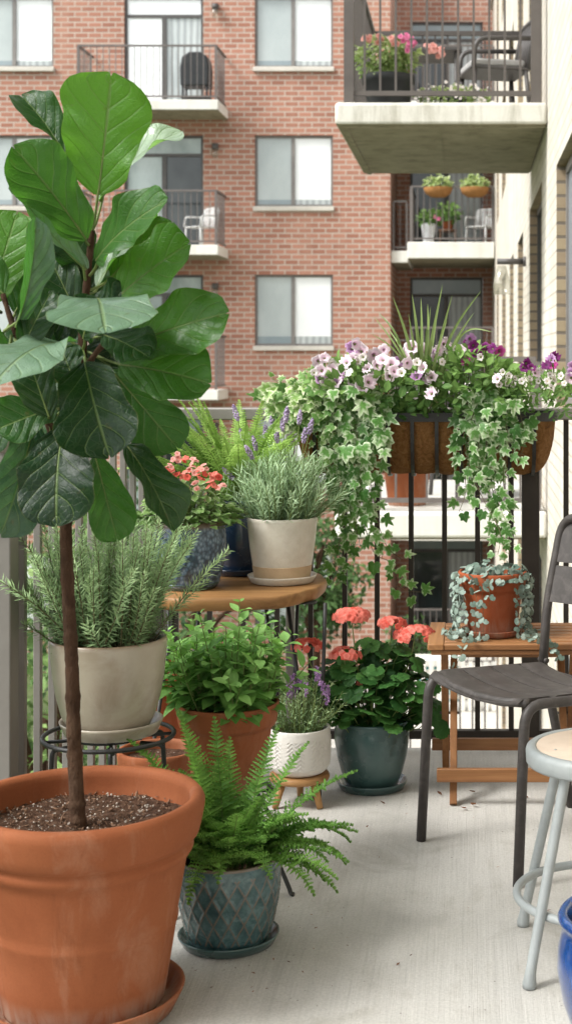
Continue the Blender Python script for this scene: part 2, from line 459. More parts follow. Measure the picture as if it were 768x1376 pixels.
# diamond relief, blue-green reactive glaze, brown on the ridges (tint = ridge height kept in uv.y)
m, nt = newmat('reactive_teal_glaze')
co = coords(nt); uv = nt.nodes.new('ShaderNodeUVMap'); sp_ = nt.nodes.new('ShaderNodeSeparateXYZ'); lk(nt, uv.outputs[0], sp_.inputs[0])
n = noi(nt, co, 26, 9, .66, .6); n2 = noi(nt, co, 90, 6, .7)
col = ramp(nt, n, [(.28, (.014, .042, .047)), (.5, (.05, .105, .108)), (.68, (.125, .20, .20)), (.85, (.30, .38, .37))])
rid = mth(nt, 'ADD', sp_.outputs[1], mth(nt, 'MULTIPLY', mth(nt, 'SUBTRACT', n2, .5), .7))
col = mixc(nt, ramp(nt, rid, [(.45, 0.0), (.85, .75)]), col, (.19, .125, .085))
finish(nt, col, .27, bump(nt, n2, .15, .002), 0, .5, .4); M['diamond_glaze'] = m
m, nt = newmat('dappled_blue_glaze')
co = coords(nt, (1, 1, .75)); vo = nt.nodes.new('ShaderNodeTexVoronoi'); vo.inputs['Scale'].default_value = 105; lk(nt, co, vo.inputs['Vector'])
n = noi(nt, co, 30, 7, .6)
col = ramp(nt, vo.outputs[0], [(.12, (.21, .29, .37)), (.40, (.10, .165, .245)), (.7, (.030, .055, .09))])
col = mixc(nt, ramp(nt, n, [(.5, 0.0), (.75, .6)]), col, (.05, .05, .05))
szz = nt.nodes.new('ShaderNodeSeparateXYZ'); lk(nt, nt.nodes['Texture Coordinate'].outputs['Object'], szz.inputs[0])
col = mixc(nt, ramp(nt, mth(nt, 'ADD', szz.outputs[2], mth(nt, 'MULTIPLY', n, .012)), [(.166, 0.0), (.176, .9)]), col, (.13, .075, .04))
finish(nt, col, .28, bump(nt, vo.outputs[0], .4, .003), 0, .5, .4); M['dapple_glaze'] = m
m, nt = newmat('coir_fibre')
co = coords(nt); n = noi(nt, co, 45, 10, .78, 1.5); n2 = noi(nt, coords(nt, (1, 1, 3)), 130, 6, .75, 1.0)
col = ramp(nt, n, [(.25, (.10, .042, .014)), (.5, (.31, .15, .053)), (.75, (.48, .27, .12))])
finish(nt, col, .95, bump(nt, n2, .9, .008, bump(nt, n, .9, .014)), 0, .1); M['coir'] = m
M['bark'] = surf('fig_bark', (.032, .017, .010), (.085, .047, .029), 30, .9, 1.0, 70, bdist=.010, spec=.12, stretch=(1, 1, .5), stain=(.15, .095, .062), stain_amt=.6, stain_scale=26)
M['stem_green'] = surf('green_stem', (.10, .15, .035), (.17, .22, .06), 30, .6, .1, 90)
M['stem_brown'] = surf('woody_stem', (.085, .065, .03), (.15, .13, .06), 30, .8, .2, 90)
M['black_plastic'] = surf('black_plastic', (.016, .018, .02), (.03, .032, .034), 8, .5, .08, 80)
M['white_plastic'] = surf('white_plastic', (.68, .68, .67), (.76, .76, .75), 5, .4, .05, 60)
M['grey_cushion'] = surf('grey_cushion', (.30, .29, .28), (.38, .37, .36), 20, .9, .3, 200)
M['white_ceramic'] = surf('white_ceramic', (.66, .67, .69), (.74, .75, .77), 5, .3, .05, 60, coat=.3)
M['lamp_glass_'] = surf('frosted_lamp_glass', (.42, .41, .36), (.52, .50, .45), 6, .3, .05, 60)
M['teal_paint'] = surf('teal_paint', (.06, .24, .25), (.10, .32, .33), 4, .6, .1, 40)
M['brown_wood'] = surf('dark_brown_wood', (.12, .06, .035), (.18, .095, .055), 10, .7, .2, 60)

# ---- leaves: the fig has its own veined blade
def figmat(name, stops, coat, rough0):
    m, nt = newmat(name)
    uv = nt.nodes.new('ShaderNodeUVMap'); s = nt.nodes.new('ShaderNodeSeparateXYZ'); lk(nt, uv.outputs[0], s.inputs[0])
    u, v = s.outputs[0], s.outputs[1]
    au = mth(nt, 'ABSOLUTE', mth(nt, 'SUBTRACT', u, .5))
    co = coords(nt)
    ww = mth(nt, 'MULTIPLY', mth(nt, 'SUBTRACT', noi(nt, co, 14, 3), .5), .05)
    ph = mth(nt, 'ADD', mth(nt, 'SUBTRACT', v, mth(nt, 'MULTIPLY', mth(nt, 'POWER', au, 1.15), .85)), ww)
    fr = mth(nt, 'ABSOLUTE', mth(nt, 'SUBTRACT', mth(nt, 'FRACT', mth(nt, 'MULTIPLY', ph, 5.0)), .5))    # 0 on a side vein
    side = ramp(nt, fr, [(.010, 1.0), (.036, 0.0)])
    side = mth(nt, 'MULTIPLY', side, ramp(nt, au, [(.0, 1.0), (.36, .85), (.47, 0.0)]))
    midr = ramp(nt, au, [(.008, 1.0), (.024, 0.0)])
    vn = mth(nt, 'MAXIMUM', midr, mth(nt, 'MULTIPLY', side, .95))
    t = attr(nt, 'tint')
    vor = nt.nodes.new('ShaderNodeTexVoronoi'); vor.feature = 'DISTANCE_TO_EDGE'; vor.inputs['Scale'].default_value = 85; lk(nt, co, vor.inputs['Vector'])
    cell = ramp(nt, vor.outputs[0], [(.0, 1.0), (.10, 0.0)])
    n = noi(nt, co, 22, 7, .6)
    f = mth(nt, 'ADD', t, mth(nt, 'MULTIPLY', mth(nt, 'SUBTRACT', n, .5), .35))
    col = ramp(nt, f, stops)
    col = mixc(nt, mth(nt, 'MULTIPLY', cell, .16), col, (.11, .17, .06))
    vc = mixc(nt, .62, col, (.26, .36, .12))
    col = mixc(nt, mth(nt, 'MULTIPLY', vn, .8), col, vc)
    rimf = ramp(nt, mth(nt, 'ADD', au, mth(nt, 'MULTIPLY', mth(nt, 'SUBTRACT', noi(nt, co, 30, 3), .5), .03)), [(.485, 0.0), (.499, .5)])
    col = mixc(nt, rimf, col, (.16, .17, .05))
    dust = ramp(nt, noi(nt, co, 6, 8, .7), [(.50, 0.0), (.78, .16)])
    col = mixc(nt, dust, col, (.16, .20, .12))
    spn = ramp(nt, noi(nt, co, 38, 3), [(.67, 0.0), (.74, .7)])
    col = mixc(nt, spn, col, (.10, .075, .03))
    tc = mixc(nt, mth(nt, 'MULTIPLY', vn, .55), ramp(nt, f, [(.0, (.02, .06, .010)), (.5, (.07, .25, .018)), (1.0, (.17, .44, .03))]), (.04, .11, .015))
    bul = ramp(nt, fr, [(.0, 0.0), (.10, .55), (.5, 1.0)])
    hgt = mth(nt, 'ADD', mth(nt, 'MULTIPLY', bul, .8), mth(nt, 'ADD', mth(nt, 'MULTIPLY', mth(nt, 'SUBTRACT', 1.0, midr), .8), mth(nt, 'MULTIPLY', cell, -.12)))
    finish(nt, col, mth(nt, 'MULTIPLY_ADD', n, .16, rough0), bump(nt, hgt, .6, .006), 0, .35, coat, .36, tc)
    return m
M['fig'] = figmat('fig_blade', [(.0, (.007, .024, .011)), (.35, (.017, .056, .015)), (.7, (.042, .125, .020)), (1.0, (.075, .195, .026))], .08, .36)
M['fig_pale'] = figmat('fig_sky_sheen_blade', [(.0, (.020, .070, .040)), (.3, (.085, .165, .11)), (.7, (.24, .34, .24)), (1.0, (.36, .45, .34))], .45, .30)  # pale base colour paints sky sheen on tops; doubles as the paler undersides
M['rosemary'] = leafmat('rosemary_needles', (.045, .12, .030), (.56, .74, .39), .25, .5, .18)
M['fern'] = leafmat('fern_fronds', (.024, .11, .016), (.38, .68, .15), .35, .5, .18, tcol=(.17, .40, .04))
M['fern_light'] = leafmat('pale_fern_fronds', (.13, .30, .04), (.58, .80, .25), .4, .5, .18, tcol=(.33, .55, .07))
M['mint'] = leafmat('mint_leaves', (.045, .17, .028), (.40, .68, .21), .35, .5, .18, tcol=(.22, .46, .05), vein=(.24, .38, .14), bmp=.4)
M['lavender'] = leafmat('lavender_leaves', (.095, .20, .075), (.64, .82, .52), .25, .6, .3)
M['lavender_fl'] = leafmat('lavender_florets', (.28, .21, .36), (.62, .51, .69), .2, .7, .2)
M['thyme_fl'] = leafmat('mauve_florets', (.24, .12, .30), (.56, .36, .60), .2, .7, .2)
M['geranium'] = leafmat('geranium_leaves', (.010, .048, .012), (.10, .26, .06), .25, .5, .18, tcol=(.10, .26, .03), edge=(.11, .24, .07), edge0=.8, edge1=1.05)
M['coral'] = leafmat('coral_florets', (.66, .09, .06), (.95, .42, .34), .25, .6, .25)
M['ivy'] = leafmat('variegated_ivy', (.020, .085, .016), (.17, .38, .085), .28, .40, .25, tcol=(.20, .42, .05), vein=(.30, .40, .20), edge=(.62, .70, .48), edge0=.58, edge1=1.12, mottle=46)
M['ivy_pale'] = leafmat('pale_variegated_ivy', (.07, .18, .04), (.30, .48, .12), .3, .45, .2, vein=(.4, .5, .25), edge=(.68, .74, .48), edge0=.55, edge1=1.2, mottle=50)
M['petleaf'] = leafmat('petunia_leaves', (.034, .11, .024), (.30, .48, .13), .3, .5, .18, vein=(.25, .36, .12))
M['paleleaf'] = leafmat('yellow_green_leaves', (.12, .21, .05), (.45, .56, .20), .35, .5, .18, vein=(.5, .55, .25), edge=(.66, .69, .48), edge0=.6, edge1=1.0)
M['silver'] = leafmat('silver_leaves', (.06, .11, .08), (.37, .45, .39), .12, .6, .3, edge=(.14, .20, .17), edge0=.85, edge1=1.15, mottle=190)
M['spike'] = leafmat('spike_blades', (.075, .125, .03), (.30, .40, .14), .3, .45, .4)
M['begonia'] = leafmat('small_variegated_leaves', (.06, .15, .03), (.34, .50, .17), .3, .5, .18, edge=(.56, .62, .42), edge0=.72, edge1=1.0)
M['tree'] = leafmat('tree_leaves', (.018, .050, .016), (.11, .20, .06), .25, .6, .25)
M['tree_light'] = leafmat('light_tree_leaves', (.05, .12, .03), (.28, .40, .13), .3, .6, .25)
M['dry'] = leafmat('dry_leaves', (.07, .03, .018), (.30, .13, .06), .1, .8, .2)
M['pink'] = petalmat('pale_pink_petals', (.86, .60, .74), (.90, .78, .83), (.17, .02, .10))
M['white_p'] = petalmat('cream_petals', (.84, .74, .74), (.86, .82, .76), (.62, .50, .25))
M['magenta'] = petalmat('magenta_petals', (.50, .045, .26), (.60, .12, .37), (.12, .01, .07))
M['purple'] = petalmat('dark_purple_petals', (.15, .012, .11), (.24, .035, .20), (.03, .005, .03))
M['mauve'] = petalmat('mauve_petals', (.45, .22, .46), (.60, .36, .60), (.13, .02, .12))
M['salmon'] = petalmat('salmon_petals', (.80, .30, .26), (.86, .48, .42), (.62, .16, .12))
M['hotpink'] = petalmat('bright_pink_petals', (.78, .15, .34), (.82, .28, .45), (.5, .06, .2))

m, nt = newmat('clear_lamp_glass')
gl = nt.nodes.new('ShaderNodeBsdfGlossy'); gl.inputs['Roughness'].default_value = .08
tr_ = nt.nodes.new('ShaderNodeBsdfTransparent'); tr_.inputs[0].default_value = (.86, .86, .82, 1)
df = nt.nodes.new('ShaderNodeBsdfTranslucent'); df.inputs[0].default_value = (.7, .68, .6, 1)
mx1 = nt.nodes.new('ShaderNodeMixShader'); mx1.inputs[0].default_value = .12; lk(nt, tr_.outputs[0], mx1.inputs[1]); lk(nt, gl.outputs[0], mx1.inputs[2])
mx2 = nt.nodes.new('ShaderNodeMixShader'); mx2.inputs[0].default_value = .25; lk(nt, mx1.outputs[0], mx2.inputs[1]); lk(nt, df.outputs[0], mx2.inputs[2])
o_ = nt.nodes.new('ShaderNodeOutputMaterial'); lk(nt, mx2.outputs[0], o_.inputs[0]); M['lamp_glass'] = m
# ================================================================== the setting
def struct(name, mb, mat, **kw):
    o = mb.build(name, mat, None, **kw); o['kind'] = 'structure'
    return o
GZ = -5.80
g = MB(); g.add([(-400, -60, GZ), (400, -60, GZ), (400, 700, GZ), (-400, 700, GZ)], [(0, 1, 2, 3)]); struct('ground', g, M['ground'], smooth=False)
g = MB(); g.add([(-2.6, 21, GZ + .006), (.6, 21, GZ + .006), (.6, 33.0, GZ + .006), (-2.6, 33.0, GZ + .006)], [(0, 1, 2, 3)]); struct('paved_patio', g, M['patio'], smooth=False)
# our balcony slab: floor sheet over a real slab with a rounded front edge
FX0, FX1, FY0, FY1 = -1.06, .598, -1.4, 4.70
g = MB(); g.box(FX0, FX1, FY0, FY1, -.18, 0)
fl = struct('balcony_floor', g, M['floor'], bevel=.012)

# a wall sheet in the plane spanned by axis a (0 x / 1 y) and z, with openings
def wall_sheet(mb, axis, pos, a0, a1, z0, z1, holes, flip, depth=.12, into=1, mi=0, rmi=0):
    As = sorted(set([a0, a1] + [h[0] for h in holes] + [h[1] for h in holes]))
    Zs = sorted(set([z0, z1] + [h[2] for h in holes] + [h[3] for h in holes]))
    As = [a for a in As if a0 <= a <= a1]; Zs = [z for z in Zs if z0 <= z <= z1]
    def P(a, z, d=0.0):
        return (a, pos + d * into, z) if axis == 0 else (pos + d * into, a, z)
    def quad(p):
        mb.add(p, [(3, 2, 1, 0) if flip else (0, 1, 2, 3)], .5, None, mi)
    for i in range(len(As) - 1):
        for j in range(len(Zs) - 1):
            ca = (As[i] + As[i + 1]) / 2; cz = (Zs[j] + Zs[j + 1]) / 2
            if any(h[0] < ca < h[1] and h[2] < cz < h[3] for h in holes): continue
            quad([P(As[i], Zs[j]), P(As[i + 1], Zs[j]), P(As[i + 1], Zs[j + 1]), P(As[i], Zs[j + 1])])
    for h in holes:
        for (p, q) in (((h[0], h[2]), (h[1], h[2])), ((h[1], h[2]), (h[1], h[3])), ((h[1], h[3]), (h[0], h[3])), ((h[0], h[3]), (h[0], h[2]))):
            vs = [P(p[0], p[1]), P(p[0], p[1], depth), P(q[0], q[1], depth), P(q[0], q[1])]
            mb.add(vs, [(3, 2, 1, 0) if flip else (0, 1, 2, 3)], .5, None, rmi)

def railing(parent, x0, x1, yf, yb, z, h, step=.115, sides=(True, True), post=.05, bal=.016, mat=None, front=True, name='railing', rear=False):
    # a three-sided steel railing standing on a slab: front face at yf, sides running back to yb
    mb = MB(); zb = z + .08; zt = z + h
    runs = []
    if front: runs.append(((x0, yf), (x1, yf)))
    if sides[0]: runs.append(((x0, yf), (x0, yb)))
    if sides[1]: runs.append(((x1, yf), (x1, yb)))
    if rear: runs.append(((x0, yb), (x1, yb)))
    for (a, b) in runs:
        a = V((a[0], a[1], 0)); b = V((b[0], b[1], 0)); L = (b - a).length
        mb.bar(a + V((0, 0, zt)), b + V((0, 0, zt)), .05, .04)
        mb.bar(a + V((0, 0, zb)), b + V((0, 0, zb)), .04, .035)
        n = max(2, int(L / step))
        for k in range(1, n):
            c = a + (b - a) * (k / n)
            mb.bar(c + V((0, 0, zb + .017)), c + V((0, 0, zt - .02)), bal, bal, (0, 1, 0))
    for (px, py) in ((x0, yf), (x1, yf)):
        mb.bar((px, py, z + .001), (px, py, zt - .021), post, post, (0, 1, 0))
    return mb.build(name, mat or M['bgmetal'], parent, smooth=False)

def slab(parent, x0, x1, y0, y1, zt, th, mat=None, name='slab'):
    mb = MB(); mb.box(x0, x1, y0, y1, zt - th, zt)
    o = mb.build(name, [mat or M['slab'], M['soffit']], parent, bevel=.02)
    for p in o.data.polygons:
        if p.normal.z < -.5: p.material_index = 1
    return o

# ------------------------------------------------------------------ brick apartment block across the court (front at y = 33)
FY = 33.0
def fx(px): return (px - 628) * FY / 2000
def fz(py): return EYE + (480 - py) * FY / 2000
block = thing('apartment_building', 'red brick apartment block with stacked balconies and sliding windows across the courtyard', 'building', (-6, FY, GZ))
BO = V((-6, FY, GZ))
class BMB(MB):
    def __init__(self): super().__init__(); self.off = BO
WX = [(342, 447), (-33, 72), (-250, -145), (-600, -495)]
DX = [(167, 273), (-425, -320)]
holes = []; wins = []; doors = []
for k in range(-2, 3):
    dz = 3.09 * k
    for a, b in WX:
        h = (fx(a), fx(b), fz(465) + dz, fz(369) + dz); holes.append(h); wins.append(h)
    for a, b in DX:
        h = (fx(a), fx(b), .56 + dz, 3.06 + dz)
        if k > -2 : holes.append(h); doors.append(h)
CX = -1.716; RB = 36.0
w = BMB()
wall_sheet(w, 0, FY, -24, CX, GZ, 11.6, holes, False, .16, 1)
w.add([(CX, FY, GZ), (CX, RB, GZ), (CX, RB, 11.6), (CX, FY, 11.6)], [(0, 1, 2, 3)])
rholes = [(-1.40, .36, .66 + 3.09 * k, 3.16 + 3.09 * k) for k in range(-2, 3)]
wall_sheet(w, 0, RB, CX, .62, GZ, 11.6, rholes, False, .14, 1)
w.add([(-24, FY, GZ), (-24, FY + 14, GZ), (-24, FY + 14, 11.6), (-24, FY, 11.6)], [(3, 2, 1, 0)])
w.add([(-24, FY, 11.6), (CX, FY, 11.6), (CX, RB, 11.6), (.62, RB, 11.6), (.62, FY + 14, 11.6), (-24, FY + 14, 11.6)], [(0, 1, 2, 3, 4, 5)])
w.build('wall', M['brick'], block, smooth=False)
cp = BMB(); cp.box(-24.1, CX + .06, FY - .08, FY + .35, 11.603, 11.72); cp.box(CX + .062, .597, RB - .08, RB + .3, 11.603, 11.72); cp.build('coping', M['sill'], block, bevel=.01)
def window(h, parent, kind=0):
    x0, x1, z0, z1 = h; y = FY + .10
    fr = BMB(); t = .055
    fr.box(x0 + .003, x0 + t, y - .03, y + .05, z0 + .003, z1 - .003); fr.box(x1 - t, x1 - .003, y - .03, y + .05, z0 + .003, z1 - .003)
    fr.box(x0 + t, x1 - t, y - .028, y + .048, z1 - t, z1 - .003); fr.box(x0 + t, x1 - t, y - .028, y + .048, z0 + .003, z0 + t)
    xm = x0 + (x1 - x0) * .485
    fr.box(xm - .04, xm + .04, y - .035, y + .046, z0 + t, z1 - t)
    f = fr.build('window', M['winframe'], parent, smooth=False)
    p = BMB(); zl = z0 + t + rnd.choice((.11, .11, .09, .13, .16))
    p.box(x0 + t, xm - .04, y, y + .02, zl, z1 - t, 0); p.box(x0 + t, xm - .04, y, y + .02, z0 + t, zl, 2)
    p.box(xm + .04, x1 - t, y + .012, y + .03, zl, z1 - t, 1); p.box(xm + .04, x1 - t, y + .012, y + .03, z0 + t, zl, 3)
    p.build('pane', [M['pane_grey'], M['pane_white'], M['pane_low'], M['pane_curtain']], f, smooth=False)
    s = BMB(); s.box(x0 - .03, x1 + .03, FY - .09, FY + .066, z0 - .10, z0 + .002)
    s.build('sill', M['sill'], f, bevel=.01)
for h in wins: window(h, block)
def slider(h, y, parent, k):
    x0, x1, z0, z1 = h; t = .06; zt = z1 - .42
    fr = BMB()
    fr.box(x0 + .003, x0 + t, y - .03, y + .04, z0 + .003, z1 - .003); fr.box(x1 - t, x1 - .003, y - .03, y + .04, z0 + .003, z1 - .003)
    fr.box(x0 + t, x1 - t, y - .028, y + .038, z1 - t, z1 - .003); fr.box(x0 + t, x1 - t, y - .028, y + .038, zt - .05, zt + .02)
    fr.box(x0 + t, x1 - t, y - .028, y + .038, z0 + .003, z0 + .07)
    xm = (x0 + x1) / 2; fr.box(xm - .05, xm + .05, y - .034, y + .036, z0 + .07, zt - .05)
    f = fr.build('sliding_door', M['frame_dark'], parent, smooth=False)
    p = BMB()
    p.box(x0 + t, xm - .05, y + .002, y + .02, z0 + .07, zt - .05, 0); p.box(xm + .05, x1 - t, y + .008, y + .024, z0 + .07, zt - .05, 1)
    p.box(x0 + t, x1 - t, y + .004, y + .022, zt + .02, z1 - t, 2)
    mats = [[M['pane_white'], M['pane_curtain'], M['pane_white']], [M['pane_green'], M['pane_dark'], M['pane_green']], [M['pane_dark'], M['pane_curtain'], M['pane_low']]][k]
    p.build('pane', mats, f, smooth=False)
for h in doors: slider(h, FY + .08, block, 0 if h[2] > 5 else 1)
for h in rholes: slider(h, RB + .07, block, 2)
for i, (a, b) in enumerate(DX):
    for k in range(-1, 3):
        zt = .53 + 3.09 * k
        x1 = -5.30 + (0 if i == 0 else fx(-425) - fx(167)); x0 = x1 - 3.05
        bal = BMB(); bal.box(x0, x1, FY - 1.35, FY - .002, zt - .22, zt)
        sl = bal.build('balcony', [M['slab_pale'], M['soffit']], block, bevel=.02)
        for p in sl.data.polygons:
            if p.normal.z < -.5: p.material_index = 1

        r_ = railing(None, x0 + .06 - BO[0], x1 - .06 - BO[0], FY - 1.28 - BO[1], FY - .03 - BO[1], zt - BO[2], 1.16, .13, (True, True), .05, .016, M['bgmetal'])
        r_.parent = sl
for k in range(-2, 3):
    zt = 3.75 + 3.09 * k - 3.09
    bal = BMB(); bal.box(-1.32, .58, FY - .45, RB - .002, zt - .36, zt)
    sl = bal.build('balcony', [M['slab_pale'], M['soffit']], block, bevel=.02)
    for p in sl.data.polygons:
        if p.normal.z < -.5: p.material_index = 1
    r_ = railing(None, -1.24 - BO[0], .55 - BO[0], FY - .38 - BO[1], FY + 2.0 - BO[1], zt - BO[2], 1.22, .13, (True, False), .07, .018, M['bgmetal']); r_.parent = sl
    bal = BMB(); bal.box(CX + .003, -1.325, FY + .12, RB - .002, zt - .42, zt - .15)
    s2 = bal.build('landing', [M['slab_pale'], M['soffit']], block, bevel=.02)
    for p in s2.data.polygons:
        if p.normal.z < -.5: p.material_index = 1
    r_ = railing(None, CX + .06 - BO[0], -1.36 - BO[0], FY + .18 - BO[1], FY + 1.0 - BO[1], zt - .15 - BO[2], 1.10, .13, (False, False), .04, .016, M['bgmetal']); r_.parent = s2
for k in range(-1, 3):     # small jar lights beside the balcony doors
    c = V((fx(290), FY, fz(203) + 3.09 * (k - 1)))
    l = BMB(); l.box(c.x - .06, c.x + .06, FY - .06, FY - .001, c.z + .05, c.z + .16); l.tube([(c.x, FY - .12, c.z + .15), (c.x, FY - .12, c.z + .02)], .07, 10); l.tube([(c.x, FY - .12, c.z + .018), (c.x, FY - .12, c.z - .16)], [.075, .055], 10, mi=1)
    l.build('wall_light', [M['frame_dark'], M['lamp_glass']], block)

# ------------------------------------------------------------------ cream brick building on our right (wall plane x = .6), our balcony and the neighbours' hang on it
CO = V((.6, 12, GZ))
cream = thing('cream_apartment_building', 'pale cream brick apartment wall running back along the right side of the balcony', 'building', CO)
class CMB(MB):
    def __init__(self): super().__init__(); self.off = CO
WXP = .6
ops = []
for k in range(-2, 3):
    dz = 3.085 * k
    ops.append((8.1, 10.1, .9 + dz, 2.53 + dz, 'w')); ops.append((12.1, 14.5, .068 + dz, 2.66 + dz, 'd'))
    ops.append((16.2, 17.9, .9 + dz, 2.60 + dz, 'w')); ops.append((19.6, 21.4, .9 + dz, 2.60 + dz, 'w')); ops.append((23.6, 26.2, .9 + dz, 2.60 + dz, 'w')); ops.append((29.0, 31.0, .9 + dz, 2.6 + dz, 'w'))
w = CMB()
wall_sheet(w, 1, WXP, -3.0, RB, GZ, 9.6, [o[:4] for o in ops], True, .30, 1, 0, 1)
w.add([(WXP, -3, 9.6), (WXP, RB, 9.6), (WXP + 9, RB, 9.6), (WXP + 9, -3, 9.6)], [(3, 2, 1, 0)])
w.add([(WXP, -3, GZ), (WXP + 9, -3, GZ), (WXP + 9, -3, 9.6), (WXP, -3, 9.6)], [(0, 1, 2, 3)])
w.build('wall', [M['cream'], M['tan']], cream, smooth=False)
cp = CMB(); cp.box(WXP - .07, WXP + .35, -3.05, RB - .1, 9.603, 9.71); cp.build('coping', M['sill'], cream, bevel=.01)
for (a, b, z0, z1, kd) in ops:
    X = WXP + .075; t = .06
    if kd == 'd': X = WXP + .085
    fr = CMB()
    for (p, q, r, s) in ((a + .003, a + t, z0 + .003, z1 - .003), (b - t, b - .003, z0 + .003, z1 - .003), (a + t, b - t, z1 - t, z1 - .003), (a + t, b - t, z0 + .003, z0 + t)):
        fr.box(X - .012, X + .05, p, q, r, s)
    m_ = (a + b) / 2
    fr.box(X - .01, X + .045, m_ - .045, m_ + .045, z0 + t, z1 - t)
    f = fr.build('window' if kd == 'w' else 'balcony_door', M['frame_dark'] if kd == 'd' else M['winframe'], cream, smooth=False)
    p = CMB(); p.box(X + .005, X + .02, a + t, m_ - .045, z0 + t, z1 - t); p.box(X + .005, X + .02, m_ + .045, b - t, z0 + t, z1 - t)
    p.build('pane', M['doorpanel'] if kd == 'w' else M['pane_dark'], f, smooth=False)
SY0, SY1 = 11.2, 14.2
cbal = []
for k, th in ((-1, .17), (0, .20), (1, .17), (2, .17)):
    zt = .065 + 3.085 * k
    s_ = CMB(); s_.box(-1.0, WXP - .003, SY0, SY1, zt - th, zt)
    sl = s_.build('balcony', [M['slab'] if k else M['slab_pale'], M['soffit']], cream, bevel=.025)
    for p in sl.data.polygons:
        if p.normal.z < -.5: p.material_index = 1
    # drip edge below the slab
    d = CMB(); d.box(-.955, WXP - .01, SY0 + .05, SY0 + .09, zt - th - .012, zt - th - .001); d.box(-.955, -.915, SY0 + .092, SY1 - .03, zt - th - .012, zt - th - .001); d.box(-.21, -.2, SY0 + .1, SY1 - .03, zt - th - .006, zt - th - .001)
    d.build('drip_edge', M['soffit'], sl, smooth=False)
    r_ = railing(None, -.90 - CO[0], .515 - CO[0], SY0 + .09 - CO[1], SY1 - .08 - CO[1], zt - CO[2], 1.15, .113, (True, False), .075, .017, M['bgmetal_dark'] if k == 1 else M['bgmetal'], rear=True); r_.parent = sl
s_ = CMB(); s_.box(-1.06, WXP - .003, -1.5, 3.45, 2.92, 3.10)  # unseen slab overhead, added to shade the plants; front edge cut short for light
sl = s_.build('balcony', [M['slab'], M['soffit']], cream, bevel=.025)
for p in sl.data.polygons:
    if p.normal.z < -.5: p.material_index = 1
r_ = railing(None, -.98 - CO[0], .515 - CO[0], 3.37 - CO[1], -1.4 - CO[1], 3.10 - CO[2], 1.07, .113, (True, False), .055, .017, M['bgmetal']); r_.parent = sl
# black arm lamp with a frosted shade on the cream wall
l = CMB(); zl = 2.22; yl = 15.4
l.box(WXP - .03, WXP - .001, yl - .05, yl + .05, zl - .05, zl + .05); l.tube([(WXP - .03, yl, zl), (WXP - .30, yl, zl)], .032, 10)
lo = l.build('wall_lamp', M['frame_dark'], cream)
l = CMB(); l.tube([(WXP - .25, yl, zl - .046), (WXP - .25, yl, zl - .2), (WXP - .25, yl, zl - .34)], [.045, .085, .09], 16); l.build('lamp_shade', M['lamp_glass'], lo)

# ------------------------------------------------------------------ ground-floor patio fence and teal panel seen through the balusters
fe = thing('picket_fence', 'white upright-slat fence at the back of the ground floor patio', 'fence', (-.6, 29.5, GZ))
mb = MB()
for i in range(15):
    x = -1.1 + i * .155; mb.box(x, x + .09, -.02, .02, .02, 1.0 + rnd.uniform(-.01, .01))
mb.build('pickets', M['slab_pale'], fe, smooth=False)
mb = MB(); mb.box(-1.15, 1.15, .021, .05, .25, .33); mb.box(-1.15, 1.15, .021, .05, .75, .83); mb.build('rail', M['slab_pale'], fe, smooth=False)
fe = thing('planter_box', 'teal painted planter box with white rim low on the patio', 'planter', (-.75, 30.6, GZ + .007))
mb = MB(); mb.box(-.55, .55, -.25, .25, .0, .72); mb.build('body', M['teal_paint'], fe, bevel=.01)
mb = MB(); mb.box(-.6, .6, -.3, .3, .722, .86); mb.build('rim', M['slab_pale'], fe, bevel=.01)
# ================================================================== railing of our balcony
rail = thing('balcony_railing', 'dark bronze balcony railing with square balusters and a wide flat top rail', 'railing', (-.97, 4.65, 0))
RO = V((-.97, 4.65, 0))
class RMB(MB):
    def __init__(self): super().__init__(); self.off = RO
def rb(name, x0, x1, y0, y1, z0, z1, mat, bev=.002):
    mb = RMB(); mb.box(x0, x1, y0, y1, z0, z1); return mb.build(name, mat, rail, bevel=bev)
rb('top_rail', -1.0, .595, 4.62, 4.68, 1.035, 1.072, M['rail_top'], .004)
rb('top_rail', -1.0, -.94, 1.6, 4.617, 1.035, 1.072, M['rail_top'], .004)
rb('bottom_rail', -.985, .592, 4.635, 4.665, .040, .066, M['rail'])
rb('bottom_rail', -.985, -.955, 1.6, 4.632, .040, .066, M['rail_grey'])
for x in (-.91, -.805, -.70, -.595, -.49, -.384, -.283, -.177, -.073, .03, .135, .306, .41, .515):
    rb('baluster', x - .008, x + .008, 4.642, 4.658, .064, 1.037, M['rail'], .0015)
rb('post', .168, .222, 4.62, 4.674, .0005, 1.0365, M['rail'], .003)
rb('post', -1.0, -.945, 4.622, 4.676, .0005, 1.0365, M['rail'], .003)
rb('post', -.565, -.539, 4.622, 4.648, .0675, 1.0365, M['rail_grey'], .003)
y = 3.245
while y < 4.6:
    rb('baluster', -.978, -.962, y - .010, y + .010, .064, 1.037, M['rail_grey'], .0015); y += .119
y = 3.05
while y > 1.7:
    rb('baluster', -.978, -.962, y - .010, y + .010, .064, 1.037, M['rail_grey'], .0015); y -= .119
rb('post', -1.03, -.968, 3.155, 3.215, .0005, 1.0345, M['rail_grey'], .003)
rb('post', -1.03, -.968, 1.56, 1.62, .0005, 1.0345, M['rail_grey'], .003)
